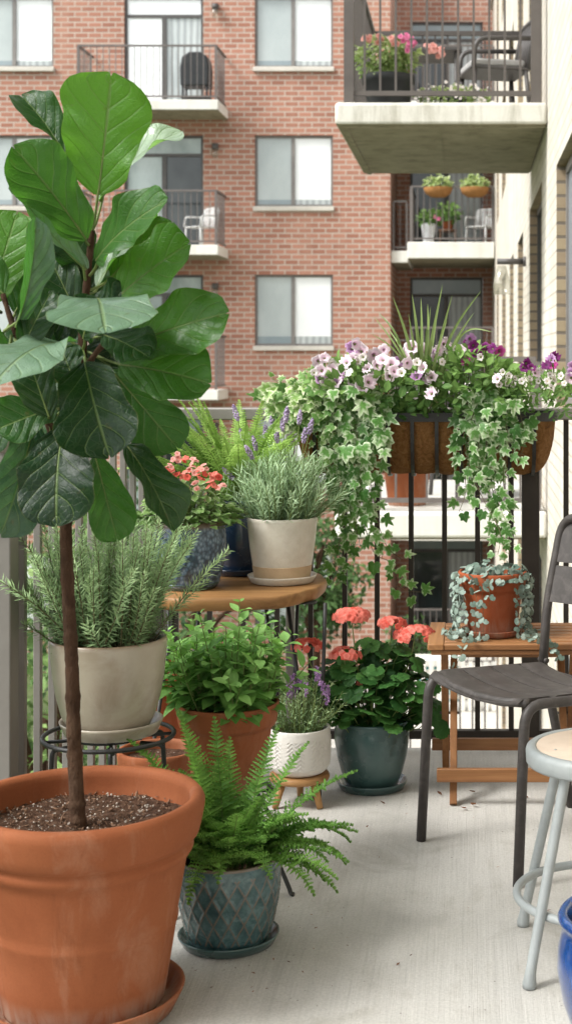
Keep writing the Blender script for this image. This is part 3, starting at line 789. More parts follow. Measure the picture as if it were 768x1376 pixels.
# ================================================================== helpers for pots and leaves
def pot_mesh(outer, th, soil_z, fn=None, seg=72, uvfn=None):
    # outer: (r, z) bottom -> rim
    mb = MB()
    r0 = outer[0][0]; rt, zt = outer[-1]
    prof = [(0.0005, outer[0][1] + .004), (r0 * .6, outer[0][1] + .002), (r0 - .004, outer[0][1])] + list(outer)
    prof += [(rt - th * .25, zt + th * .28), (rt - th * .75, zt + th * .22), (rt - th, zt - th * .15)]
    def ri(z): return interp([(b, a) for a, b in outer], z) - th
    n = 5
    for i in range(1, n + 1):
        z = zt - th * .15 + (soil_z - .012 - zt + th * .15) * i / n
        prof.append((min(rt - th, ri(z)), z))
    mb.lathe(prof, seg, fn)
    if uvfn is not None:
        uv = []
        for f in mb.f:
            for i in f:
                x, y, z = mb.v[i]; uv.append((.5, uvfn(math.atan2(y, x), z)))
        mb.uv = uv
    return mb
def soil_mesh(r, z, amp=.006, seg=40, rings=9, c=(0, 0), chips=0):
    mb = MB(); vs = [(c[0], c[1], z)]; fs = []
    for i in range(1, rings + 1):
        for k in range(seg):
            a = 2 * PI * k / seg; rr = r * i / rings
            x = rr * math.cos(a); y = rr * math.sin(a)
            zz = z + amp * (mnoise.noise((x * 28, y * 28, z * 9 + r * 50)) + .7 * mnoise.noise((x * 90, y * 90, 3.3)))
            vs.append((c[0] + x, c[1] + y, zz))
    for k in range(seg): fs.append((0, 1 + k, 1 + (k + 1) % seg))
    for i in range(rings - 1):
        for k in range(seg):
            k2 = (k + 1) % seg
            fs.append((1 + i * seg + k, 1 + (i + 1) * seg + k, 1 + (i + 1) * seg + k2, 1 + i * seg + k2))
    mb.add(vs, fs)
    for i in range(chips):
        a = rnd.uniform(0, 2 * PI); rr = r * math.sqrt(rnd.random()) * .97
        p = V((c[0] + rr * math.cos(a), c[1] + rr * math.sin(a), z + rnd.uniform(-.002, .005)))
        s = rnd.uniform(.002, .0052); k = rnd.choice((1, 1, 2))
        if rnd.random() < .30: s *= .75; k = 1
        else: k = 2
        rot = Matrix.Rotation(rnd.uniform(0, 6), 3, rv().normalized())
        el = (1, rnd.uniform(.5, .9), rnd.uniform(.4, .8)) if k == 1 else (rnd.uniform(1, 1.9), rnd.uniform(.4, .7), .3)
        vs = [p + rot @ V((q[0] * s * el[0], q[1] * s * el[1], q[2] * s * el[2])) for q in ((1, 0, 0), (-1, 0, 0), (0, 1, 0), (0, -1, 0), (0, 0, 1), (0, 0, -1))]
        mb.add(vs, [(0, 2, 4), (2, 1, 4), (1, 3, 4), (3, 0, 4), (2, 0, 5), (1, 2, 5), (3, 1, 5), (0, 3, 5)], .5, None, k)
    return mb
def saucer(label, loc, r, h, mat, group=None, name='plant_saucer', th=.007):
    t = bpy.data.objects
    mb = MB()
    mb.lathe([(.0005, .001), (r * .86, 0), (r * .90, .002), (r * .985, h * .8), (r, h * .97), (r - th * .4, h), (r - th, h * .9), (r * .86, h * .42), (r * .8, h * .36), (.0005, h * .36)], 72)
    o = mb.build(name, mat, None); o.location = loc
    return tag(o, label, 'saucer', group)

OVATE = [(0, .06), (.12, .5), (.3, .92), (.45, 1.0), (.65, .82), (.85, .42), (1, .02)]
LANCE = [(0, .25), (.2, .8), (.5, 1), (.8, .65), (1, .05)]
ROUND = [(0, .1), (.12, .62), (.35, .98), (.6, 1), (.82, .75), (.94, .4), (1, .05)]
def frame(d, n):
    d = V(d).normalized(); n = V(n)
    n = n - d * n.dot(d)
    if n.length < 1e-4: n = d.orthogonal()
    n.normalize()
    return d, n, d.cross(n)
def blade(mb, base, d, n, L, Wd, prof=OVATE, nv=3, nu=1, cup=.2, bend=.1, tint=.5, mi=0, radial=False):
    d, n, s = frame(d, n); vs = []; uvs = []
    base = V(base)
    for i in range(nv + 1):
        t = i / nv; hw = Wd * .5 * interp(prof, t)
        c = base + d * (L * t) - n * (bend * L * t * t)
        for j in range(-nu, nu + 1):
            u = j / nu
            vs.append(c + s * (u * hw) + n * (cup * hw * abs(u)))
            uvs.append((.5 + .5 * u, abs(u) if radial else t))
    k = 2 * nu + 1; fs = []
    for i in range(nv):
        for j in range(k - 1):
            fs.append((i * k + j, i * k + j + 1, (i + 1) * k + j + 1, (i + 1) * k + j))
    mb.add(vs, fs, max(0, min(1, tint)), uvs, mi)
def fan(mb, base, d, n, size, outline, tint=.5, cup=.1, mi=0, cen=.42, ripple=0, droop=0):
    # outline: (angle from the tip direction in degrees, radius), both sides mirrored by the caller
    d, n, s = frame(d, n); c = V(base) + d * (size * cen)
    vs = [c]; uvs = [(.5, 0)]
    for a, r in outline:
        x = math.cos(R(a)) * r * size; y = math.sin(R(a)) * r * size
        z = cup * size * r * r + ripple * size * math.cos(R(a) * 7) * r
        if x > 0: z -= droop * x * x / size
        vs.append(c + d * x + s * y + n * z)
        uvs.append((.5 if abs(a) < 1 else (0 if a < 0 else 1), 1.0))
    m = len(outline)
    for a, r in outline:
        r *= .5; x = math.cos(R(a)) * r * size; y = math.sin(R(a)) * r * size
        z = cup * size * r * r + ripple * .3 * size * math.cos(R(a) * 7) * r + .05 * size * abs(math.sin(R(a) * 2.5))
        if x > 0: z -= droop * x * x / size
        vs.append(c + d * x + s * y + n * z); uvs.append((.5 if abs(a) < 1 else (.2 if a < 0 else .8), .5))
    mb.add(vs, [(0, 1 + m + i, 1 + m + (i + 1) % m) for i in range(m)] + [(1 + m + i, 1 + i, 1 + (i + 1) % m, 1 + m + (i + 1) % m) for i in range(m)], max(0, min(1, tint)), uvs, mi)
def mirror(half):
    return half + [(-a, r) for a, r in reversed(half) if 0 < a < 180]
IVY = mirror([(0, .70), (10, .52), (22, .36), (34, .46), (46, .60), (56, .44), (68, .28), (84, .38), (104, .48), (125, .36), (145, .30), (165, .26), (180, .12)])
IVY2 = mirror([(0, .80), (9, .56), (24, .33), (40, .42), (52, .50), (64, .34), (78, .27), (104, .40), (130, .34), (155, .28), (180, .14)])
IVY3 = mirror([(0, .64), (14, .50), (26, .42), (40, .48), (52, .54), (68, .38), (84, .40), (106, .46), (130, .38), (155, .30), (180, .15)])
GER = mirror([(0, .50), (12, .46), (25, .52), (38, .45), (52, .52), (66, .45), (80, .52), (95, .45), (110, .51), (125, .45), (140, .48), (158, .40), (180, .10)])
HEART = mirror([(0, .50), (30, .50), (60, .55), (95, .55), (130, .50), (155, .42), (180, .22)])

def flower(mb, c, n, r, tint=.3, mi=0, lobes=5, depth=.3, ruff=.08, seg=20):
    n = V(n).normalized(); s = n.orthogonal().normalized(); t = n.cross(s)
    ph = rnd.uniform(0, 6); vs = [V(c) - n * (depth * r)]; uvs = [(.5, 0)]
    for q, (f, dz) in enumerate(((.38, -.35), (.75, -.04), (1.0, .0))):
        for k in range(seg):
            a = 2 * PI * k / seg
            lob = 1 if q == 0 else (.88 + .13 * abs(math.cos(lobes * .5 * (a)))) if q == 1 else (.80 + .22 * abs(math.cos(lobes * .5 * a)) ** .6)
            rr = r * f * lob
            z = dz * depth * r * 1.4 + (ruff * r * math.sin(a * lobes * 2 + ph) * f if q else 0) - (.12 * r if q == 2 else 0)
            vs.append(V(c) + s * (rr * math.cos(a)) + t * (rr * math.sin(a)) + n * z); uvs.append((.5, f))
    fs = [(0, 1 + k, 1 + (k + 1) % seg) for k in range(seg)]
    for q in range(2):
        for k in range(seg):
            k2 = (k + 1) % seg
            fs.append((1 + q * seg + k, 1 + (q + 1) * seg + k, 1 + (q + 1) * seg + k2, 1 + q * seg + k2))
    mb.add(vs, fs, tint, uvs, mi)
def bud(mb, c, r, tint=.5, mi=0, sq=1.0):
    c = V(c); rot = Matrix.Rotation(rnd.uniform(0, 3), 3, rv().normalized())
    vs = [c + rot @ V(q) * r for q in ((1, 0, 0), (-1, 0, 0), (0, 1, 0), (0, -1, 0), (0, 0, 1), (0, 0, -1))]
    mb.add(vs, [(0, 2, 4), (2, 1, 4), (1, 3, 4), (3, 0, 4), (2, 0, 5), (1, 2, 5), (3, 1, 5), (0, 3, 5)], tint, None, mi)
def arc(base, az, e0, L, k, n=10, wob=.0):
    # a stem that starts at elevation e0 and falls over by k radians along its length
    p = V(base); pts = [p.copy()]; 
    for i in range(n):
        e = e0 - k * (i + .5) / n; a = az + wob * math.sin(i * .9)
        p = p + V((math.cos(e) * math.cos(a), math.cos(e) * math.sin(a), math.sin(e))) * (L / n)
        pts.append(p.copy())
    return pts
def frond(mb, smb, base, az, e0, L, k, wmax, tint, npin=30, lob=4, keel=.25):
    pts = arc(base, az, e0, L, k, 14, .03)
    smb.tube(pts, [.0016 * (1 - .7 * i / 14) for i in range(15)], 4, caps=False)
    for i in range(npin):
        t = .10 + .90 * (i + .5) / npin
        x = t * 14; a = min(13, int(x)); p = pts[a].lerp(pts[a + 1], x - a)
        T = (pts[a + 1] - pts[a]).normalized()
        side = T.cross(V((0, 0, 1)))
        side = side.normalized() if side.length > .01 else V((math.sin(az), -math.cos(az), 0))
        up = side.cross(T).normalized()
        l = wmax * min(1, (t / .22) ** .8) * (1 - max(0, (t - .35) / .65) ** 1.6) * rnd.uniform(.85, 1.1) + .003
        wd = L / npin * 1.05
        for sg in (-1, 1):
            d = (side * sg + T * .32 + up * keel * rnd.uniform(.2, 1.2)).normalized()
            n_ = (up - d * up.dot(d) + side * sg * .2 + rv(.42)).normalized()
            s_ = d.cross(n_)
            vs = []; m = lob * 2
            for j in range(m + 1):
                q = j / m; hw = wd * .5 * (1 - q * .72) * (1.0 if j % 2 else .62)
                if j == m: hw = .0004
                c = p + d * (l * q) - n_ * (.22 * l * q * q)
                w_ = n_ * (wd * .42 * (1 if j % 2 else -.4))
                vs += [c - s_ * hw + w_, c, c + s_ * hw + w_]
            fs = []
            for j in range(m):
                b = j * 3; fs += [(b, b + 1, b + 4, b + 3), (b + 1, b + 2, b + 5, b + 4)]
            mb.add(vs, fs, max(0, min(1, tint + rnd.uniform(-.14, .14) + .25 * (t - .4))))
# ================================================================== FIG TREE in its big terracotta pot
FL = V((-.724, 2.81, 0))
saucer('broad terracotta saucer under the big fig tree pot', (FL.x, FL.y, .001), .188, .042, M['terra'], name='pot_saucer', th=.011)
fig = thing('fig_tree', 'tall fiddle-leaf fig with a bare brown trunk in a big terracotta pot', 'potted tree', (FL.x, FL.y, .018))
outer = [(.148, 0), (.150, .006), (.1655, .10), (.1715, .140), (.1745, .148), (.1755, .156), (.1735, .163), (.176, .175), (.190, .255), (.1935, .270), (.200, .276), (.2045, .284), (.2045, .292), (.2000, .299), (.2065, .304), (.2150, .312), (.2195, .330), (.2235, .350), (.2255, .362), (.2255, .370), (.2225, .377)]
def wob(r, z, a, i): return r * (1 + .0022 * math.sin(3 * a + z * 9) + .0016 * math.sin(7 * a - z * 30)), z + .0012 * math.sin(2 * a + 1) * (z > .1)
pot_mesh(outer, .024, .335, wob, 96).build('pot', M['terra'], fig)
soil_mesh(.203, .330, .007, 64, 16, chips=1100).build('soil', [M['soil'], M['perlite'], M['bark_chip']], fig)
class FMB(MB):
    def __init__(self): super().__init__(); self.off = V((FL.x, FL.y, .018))
tb = FMB()
trunk = spline([W(107, 1116, 2.80), W(104, 1085, 2.80), W(100, 1000, 2.80), W(97, 900, 2.79), W(92, 800, 2.80), W(89, 700, 2.80), W(97, 610, 2.80), W(108, 520, 2.81), W(112, 440, 2.82), W(117, 380, 2.82), W(124, 310, 2.82)], 14)
n = len(trunk)
trad = []
for i in range(n):
    t = i / (n - 1)
    r = interp([(0, .0175), (.04, .0150), (.2, .0135), (.5, .0115), (.62, .0105), (.8, .0085), (1, .0055)], t)
    trad.append(r * (1 + .10 * mnoise.noise((i * .31, 2.0, 5.0)) + .09 * mnoise.noise((i * .9, 7.0, 1.0)) + (.13 if i % 11 == 4 else 0)))
tb.tube(trunk, trad, 14)
def branch(pts, r0, r1):
    s = spline(pts, 5); tb.tube(s, [r0 + (r1 - r0) * i / (len(s) - 1) + .0006 * math.sin(i * 2) for i in range(len(s))], 10)
branch([W(93, 650, 2.80), W(72, 590, 2.78), W(50, 520, 2.76), W(22, 450, 2.74), W(4, 395, 2.74)], .0085, .005)
branch([W(108, 520, 2.81), W(125, 480, 2.80), W(155, 445, 2.76), W(162, 425, 2.75)], .0065, .004)
branch([W(97, 610, 2.80), W(82, 590, 2.74), W(62, 560, 2.70), W(55, 545, 2.70)], .006, .004)
branch([W(50, 520, 2.76), W(60, 480, 2.8), W(52, 440, 2.84)], .005, .003)
tb.build('trunk', M['bark'], fig)
FIDDLE = [(0, .10), (.03, .24), (.08, .42), (.16, .60), (.26, .71), (.36, .77), (.48, .85), (.60, .95), (.70, 1.0), (.79, .99), (.86, .91), (.92, .76), (.96, .56), (.985, .34), (1.0, .10)]
cr = FMB()
def figleaf(b, t, wpx, n, cup=.25, bend=.12, tint=.4, twist=0, wave=.06, stem=None, pale=0, nv=24, nu=6):
    b = W(*b); t = W(*t); ax = t - b; L = ax.length
    d, nn, s = frame(ax, n); Wd = wpx * 2.78 / 2000
    vs = []; uvs = []; ph = rnd.uniform(0, 6); lop = rnd.uniform(.93, 1.07)
    for i in range(nv + 1):
        q = i / nv
        c = b + d * (L * q) + nn * (bend * L * (1 - (2 * q - 1) ** 2) * .5 * 2)
        ang = twist * (q - .3); ca, sa = math.cos(ang), math.sin(ang)
        s2 = s * ca + nn * sa; n2 = nn * ca - s * sa
        hw = Wd * .5 * interp(FIDDLE, q)
        for j in range(-nu, nu + 1):
            u = j / nu; au = abs(u)
            h = hw * (lop if u > 0 else 2 - lop) * (1 + .05 * math.sin(ph * 1.7 + q * 9 + (1.5 if u > 0 else 0)) + .022 * math.sin(ph + q * 25 + u))
            edge = wave * Wd * au ** 2 * 1.7 * (math.sin(ph + q * 10 + (2 if u > 0 else 0)) + .55 * math.sin(ph * 2 + q * 19 + u * 2))
            notch = -.035 * L * max(0, 1 - au * 3) * max(0, (q - .9) / .1)
            vs.append(c + s2 * (u * h * (1 - .06 * au * abs(cup))) + n2 * (1.25 * cup * h * au ** 1.2 + edge * interp(FIDDLE, q)) + d * notch)
            uvs.append((.5 + .5 * u, q))
    k = 2 * nu + 1
    fs = [(i * k + j, i * k + j + 1, (i + 1) * k + j + 1, (i + 1) * k + j) for i in range(nv) for j in range(k - 1)]
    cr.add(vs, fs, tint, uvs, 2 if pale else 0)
    st = W(*stem) if stem else b - d * .035 + V((0, .02, 0))
    cr.tube(spline([st, (st + b) / 2 - nn * .006, b + d * .01], 4), [.0032] * 5 + [.0026] * 4, 6, mi=1, caps=False)
    cr.tube([b + d * (L * q) + nn * (bend * L * (1 - (2 * q - 1) ** 2) - .0012) for q in (0, .15, .3, .45, .6, .75, .9)], [.0028, .0024, .002, .0017, .0013, .001, .0006], 5, mi=1, caps=False)
F = V
#          base               tip               width  normal
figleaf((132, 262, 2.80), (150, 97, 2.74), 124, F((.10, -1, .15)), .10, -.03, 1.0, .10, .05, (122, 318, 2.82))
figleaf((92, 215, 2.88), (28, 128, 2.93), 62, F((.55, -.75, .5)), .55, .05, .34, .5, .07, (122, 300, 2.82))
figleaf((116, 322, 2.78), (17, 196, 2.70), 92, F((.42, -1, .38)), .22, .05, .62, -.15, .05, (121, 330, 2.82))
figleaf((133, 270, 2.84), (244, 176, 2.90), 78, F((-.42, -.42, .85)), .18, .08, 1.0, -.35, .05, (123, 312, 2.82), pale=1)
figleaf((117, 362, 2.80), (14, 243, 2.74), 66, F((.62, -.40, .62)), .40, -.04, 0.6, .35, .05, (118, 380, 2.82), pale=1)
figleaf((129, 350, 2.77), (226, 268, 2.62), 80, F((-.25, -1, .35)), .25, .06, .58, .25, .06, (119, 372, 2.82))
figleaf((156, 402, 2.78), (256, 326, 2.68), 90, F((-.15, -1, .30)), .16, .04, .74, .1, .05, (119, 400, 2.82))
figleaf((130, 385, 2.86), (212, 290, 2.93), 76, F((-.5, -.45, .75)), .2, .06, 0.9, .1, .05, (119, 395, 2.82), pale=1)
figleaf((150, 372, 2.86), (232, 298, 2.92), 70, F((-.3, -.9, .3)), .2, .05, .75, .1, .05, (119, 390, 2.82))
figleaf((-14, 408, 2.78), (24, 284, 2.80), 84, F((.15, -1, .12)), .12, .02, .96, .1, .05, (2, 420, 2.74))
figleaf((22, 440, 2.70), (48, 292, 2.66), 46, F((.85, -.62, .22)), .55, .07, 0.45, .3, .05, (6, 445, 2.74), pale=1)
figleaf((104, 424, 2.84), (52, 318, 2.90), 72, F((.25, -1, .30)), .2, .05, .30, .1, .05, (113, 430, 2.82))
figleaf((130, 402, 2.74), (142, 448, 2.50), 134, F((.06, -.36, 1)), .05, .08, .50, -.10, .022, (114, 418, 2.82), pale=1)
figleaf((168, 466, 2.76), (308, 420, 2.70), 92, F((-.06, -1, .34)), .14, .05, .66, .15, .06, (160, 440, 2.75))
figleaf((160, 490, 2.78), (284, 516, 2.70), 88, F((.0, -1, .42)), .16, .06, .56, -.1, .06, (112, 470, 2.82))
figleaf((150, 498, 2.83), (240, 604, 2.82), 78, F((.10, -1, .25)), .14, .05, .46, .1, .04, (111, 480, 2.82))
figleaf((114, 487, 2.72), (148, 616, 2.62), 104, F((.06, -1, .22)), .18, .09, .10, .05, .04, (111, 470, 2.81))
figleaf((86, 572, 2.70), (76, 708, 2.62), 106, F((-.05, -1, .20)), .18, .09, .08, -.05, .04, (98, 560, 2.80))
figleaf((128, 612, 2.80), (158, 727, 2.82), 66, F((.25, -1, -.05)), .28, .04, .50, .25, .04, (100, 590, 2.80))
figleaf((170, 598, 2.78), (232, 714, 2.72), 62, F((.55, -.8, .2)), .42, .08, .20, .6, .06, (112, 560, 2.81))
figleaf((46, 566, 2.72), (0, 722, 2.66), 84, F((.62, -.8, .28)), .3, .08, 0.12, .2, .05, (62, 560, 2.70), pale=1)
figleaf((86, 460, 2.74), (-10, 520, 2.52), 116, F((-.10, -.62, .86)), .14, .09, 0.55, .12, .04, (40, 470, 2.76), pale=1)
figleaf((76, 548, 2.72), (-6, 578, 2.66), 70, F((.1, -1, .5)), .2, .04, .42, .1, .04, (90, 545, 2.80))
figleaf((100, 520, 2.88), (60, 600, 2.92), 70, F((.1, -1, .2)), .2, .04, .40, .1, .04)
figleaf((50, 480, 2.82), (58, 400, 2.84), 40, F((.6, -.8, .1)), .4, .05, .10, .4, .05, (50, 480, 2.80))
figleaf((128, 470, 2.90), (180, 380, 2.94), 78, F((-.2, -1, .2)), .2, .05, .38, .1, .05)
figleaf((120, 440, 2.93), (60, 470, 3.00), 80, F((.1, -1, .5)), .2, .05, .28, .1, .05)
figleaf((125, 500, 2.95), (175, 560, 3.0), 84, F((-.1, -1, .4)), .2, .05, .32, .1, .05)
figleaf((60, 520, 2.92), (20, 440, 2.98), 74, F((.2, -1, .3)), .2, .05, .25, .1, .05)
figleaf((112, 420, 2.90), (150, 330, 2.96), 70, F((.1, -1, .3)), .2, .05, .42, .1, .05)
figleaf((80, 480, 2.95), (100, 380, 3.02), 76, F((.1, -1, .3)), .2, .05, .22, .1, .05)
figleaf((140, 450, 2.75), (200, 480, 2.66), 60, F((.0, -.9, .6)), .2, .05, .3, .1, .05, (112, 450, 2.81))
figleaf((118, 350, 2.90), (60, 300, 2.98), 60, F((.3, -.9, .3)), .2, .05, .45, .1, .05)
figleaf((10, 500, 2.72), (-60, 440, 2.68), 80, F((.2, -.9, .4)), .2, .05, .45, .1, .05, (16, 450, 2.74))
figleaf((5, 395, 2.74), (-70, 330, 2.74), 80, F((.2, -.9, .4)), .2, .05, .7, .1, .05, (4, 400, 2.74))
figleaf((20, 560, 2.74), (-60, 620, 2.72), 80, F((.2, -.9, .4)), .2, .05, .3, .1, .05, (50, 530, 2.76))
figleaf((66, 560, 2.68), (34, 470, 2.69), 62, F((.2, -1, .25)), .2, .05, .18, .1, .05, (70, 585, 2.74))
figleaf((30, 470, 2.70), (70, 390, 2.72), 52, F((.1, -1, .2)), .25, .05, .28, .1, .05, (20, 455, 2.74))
rnd.seed(19)
for (bx, by, tx, ty, w_, dd) in ((118, 400, 80, 350, 70, 2.88), (122, 420, 175, 405, 66, 2.80), (112, 430, 70, 430, 72, 2.86), (112, 470, 160, 500, 70, 2.87), (108, 500, 70, 500, 72, 2.90), (100, 560, 120, 500, 70, 2.90), (95, 590, 140, 560, 70, 2.90), (90, 590, 40, 560, 72, 2.88), (116, 380, 90, 300, 66, 2.90), (60, 500, 25, 470, 70, 2.84), (70, 560, 30, 600, 66, 2.84), (112, 455, 132, 400, 62, 2.775), (105, 520, 84, 470, 56, 2.765), (30, 450, 60, 400, 56, 2.80), (120, 520, 165, 460, 72, 2.92), (110, 540, 175, 540, 72, 2.94), (20, 420, 60, 360, 66, 2.88)):
    figleaf((bx, by, dd), (tx, ty, dd + rnd.uniform(-.05, .05)), w_, F((rnd.uniform(-.4, .4), -1, rnd.uniform(.1, .5))), .2, .06, rnd.uniform(.05, .42), rnd.uniform(-.2, .2), .06)
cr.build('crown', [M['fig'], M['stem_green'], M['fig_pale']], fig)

# ================================================================== wire stand + rosemary
def wire_stand(name, label, loc, r, h, splay, azs, tone='black_wire'):
    t = thing(name, label, 'plant stand', loc)
    mb = MB()
    mb.tube([(r * math.cos(a * PI / 24), r * math.sin(a * PI / 24), h) for a in range(48)], .0052, 8, closed=True)
    mb.tube([(r * .55 * math.cos(a * PI / 16), r * .55 * math.sin(a * PI / 16), h) for a in range(32)], .004, 8, closed=True)
    for a in (0.3, 0.3 + PI / 2): mb.tube([(r * math.cos(a), r * math.sin(a), h - .006), (-r * math.cos(a), -r * math.sin(a), h - .006)], .004, 8)
    mb.build('ring', M[tone], t)
    for a in azs:
        a = R(a); mb = MB(); c, s = math.cos(a), math.sin(a)
        pts = [(r * .55 * c, r * .55 * s, h - .012), (r * .93 * c, r * .93 * s, h - .012), (splay * .985 * c, splay * .985 * s, .014), (splay * c, splay * s, .0058), ((splay + .009) * c, (splay + .009) * s, .0055)]
        mb.tube(fillet(pts, .012, 5), .0052, 8); mb.build('leg', M[tone], t)
    mb = MB(); q = r + (splay - r) * .6; zq = h * .4 
    mb.tube([(q * .9 * math.cos(a * PI / 20), q * .9 * math.sin(a * PI / 20), zq) for a in range(40)], .0038, 8, closed=True); mb.build('brace', M[tone], t)
    return t
RX, RY = -.795, 3.30
wire_stand('plant_stand', 'black wire plant stand carrying the taupe rosemary pot', (RX, RY, 0), .142, .392, .155, (40, 140, 220, 285, 345))
saucer('taupe glazed saucer on the black wire stand under the rosemary', (RX + .006, RY, .3985), .113, .030, M['stone_glaze'])
ros = thing('potted_rosemary', 'bushy rosemary in a rounded taupe glazed pot on the wire stand', 'potted plant', (RX, RY, .4105))
pot_mesh([(.084, 0), (.090, .004), (.102, .03), (.114, .075), (.1215, .12), (.1255, .16), (.127, .188), (.1265, .196)], .011, .165, None, 80).build('pot', M['stone_glaze'], ros)
soil_mesh(.113, .166, .004, chips=60).build('soil', [M['soil'], M['perlite'], M['bark_chip']], ros)
fol = MB(); stm = MB()
rnd.seed(11)
for i in range(112):
    a = rnd.uniform(0, 2 * PI); q = math.sqrt(rnd.random()); b = V((.095 * q * math.cos(a), .095 * q * math.sin(a), .168))
    az = a + rnd.uniform(-.6, .6); lean = q * rnd.uniform(.25, 1.02)
    L = rnd.uniform(.15, .30) * (1 - .25 * (lean > .8))
    if math.cos(az) > .5: L *= 1.12
    pts = arc(b, az, PI / 2 - lean * .78, L, rnd.uniform(-.35, .35) + lean * .1, 9, .12)
    stm.tube(pts, [.0019 - .0012 * j / 9 for j in range(10)], 4, caps=False)
    nn_ = int(L * 400); tb_ = rnd.uniform(-.15, .15)
    for k in range(nn_):
        t = .12 + .88 * k / nn_; x = t * 9; j = min(8, int(x)); p = pts[j].lerp(pts[j + 1], x - j); T = (pts[j + 1] - pts[j]).normalized()
        o = T.orthogonal().normalized(); o.rotate(Matrix.Rotation(k * 2.4 + rnd.uniform(-.5, .5), 3, T))
        up = .35 + .9 * t
        d = (o + T * up * rnd.uniform(.6, 1.2)).normalized()
        l = rnd.uniform(.017, .030) * (1.12 - .55 * max(0, t - .75) / .25)
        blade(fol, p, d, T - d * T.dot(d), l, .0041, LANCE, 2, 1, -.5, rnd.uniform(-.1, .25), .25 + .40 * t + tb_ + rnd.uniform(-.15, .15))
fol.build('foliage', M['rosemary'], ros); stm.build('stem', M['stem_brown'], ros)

# ================================================================== fern in the diamond pot on the floor
FX, FYY = -.502, 3.13
saucer('dark teal saucer on the floor under the diamond-textured fern pot', (FX, FYY, .001), .106, .022, M['green_glaze'])
fern = thing('potted_fern', 'lush green fern in a blue-green diamond-textured pot on the floor', 'potted plant', (FX, FYY, .0105))
PH = .172
def ridge(a, z):
    s = a * 20 / (2 * PI); q = z / .058
    d1 = abs(((s + q) % 1) - .5); d2 = abs(((s - q) % 1) - .5)
    m_ = min(d1, d2)
    k = max(0, 1 - m_ / .17)
    return k * (1 if .012 < z < PH - .018 else 0)
def dfn(r, z, a, i):
    return r + .0030 * ridge(a, z) * (r > .08) - .0015, z
o_ = [(.083 + .0255 * math.sin(min(1, z / .172) * PI * .62) ** .9, z) for z in [PH * i / 70 for i in range(71)]]
o_[-1] = (o_[-1][0] + .001, PH)
pm = pot_mesh(o_, .010, .14, dfn, 200, lambda a, z: ridge(a, z) if z < PH - .004 else 1.0)
pm.build('pot', M['diamond_glaze'], fern)
soil_mesh(.095, .142, .004).build('soil', [M['soil']], fern)
rnd.seed(5)
fol = MB(); stm = MB()
def fr(az, e0, L, k, w_, t, npin=34): frond(fol, stm, V((.04 * math.cos(R(az)), .04 * math.sin(R(az)), .145)), R(az), R(e0), L, k, w_, t, npin, 4, .7)
for az, e0, L, k in ((152, 84, .31, .35), (95, 82, .27, .5), (40, 72, .29, .55), (14, 60, .30, .75), (62, 78, .30, .5), (120, 70, .27, .9), (172, 60, .30, .9), (190, 72, .26, 1.1),
                     (-8, 44, .245, 1.3), (-22, 40, .235, 1.3), (6, 52, .25, 1.3), (-32, 48, .22, 1.9), (-60, 62, .22, 1.7), (-85, 70, .19, 2.0), (-105, 66, .21, 2.4), (-130, 58, .22, 1.6), (-150, 55, .25, 2.0), (200, 45, .26, 1.4),
                     (175, 40, .26, 1.3), (-14, 32, .22, 1.5), (160, 70, .33, .7), (178, 62, .32, .8), (140, 80, .33, .4), (195, 66, .28, 1.2), (110, 84, .30, .4), (215, 70, .24, 1.4)):
    fr(az + rnd.uniform(-4, 4), e0, L * rnd.uniform(.97, 1.03), k, .037 * (L / .28) ** .5, .45 + rnd.uniform(-.18, .22), int(L * 105))
for i in range(84):
    az = rnd.uniform(-200, 160); L = rnd.uniform(.15, .27)
    front = math.sin(R(az)) < -.2
    fr(az, rnd.uniform(66 if front else 40, 88), L * (.8 if front else 1), rnd.uniform(.5, 1.3) if front else rnd.uniform(.9, 2.0), .034 * (L / .22) ** .5, .38 + rnd.uniform(-.3, .3), int(L * 105))
fol.build('foliage', M['fern'], fern); stm.build('stem', M['stem_green'], fern)

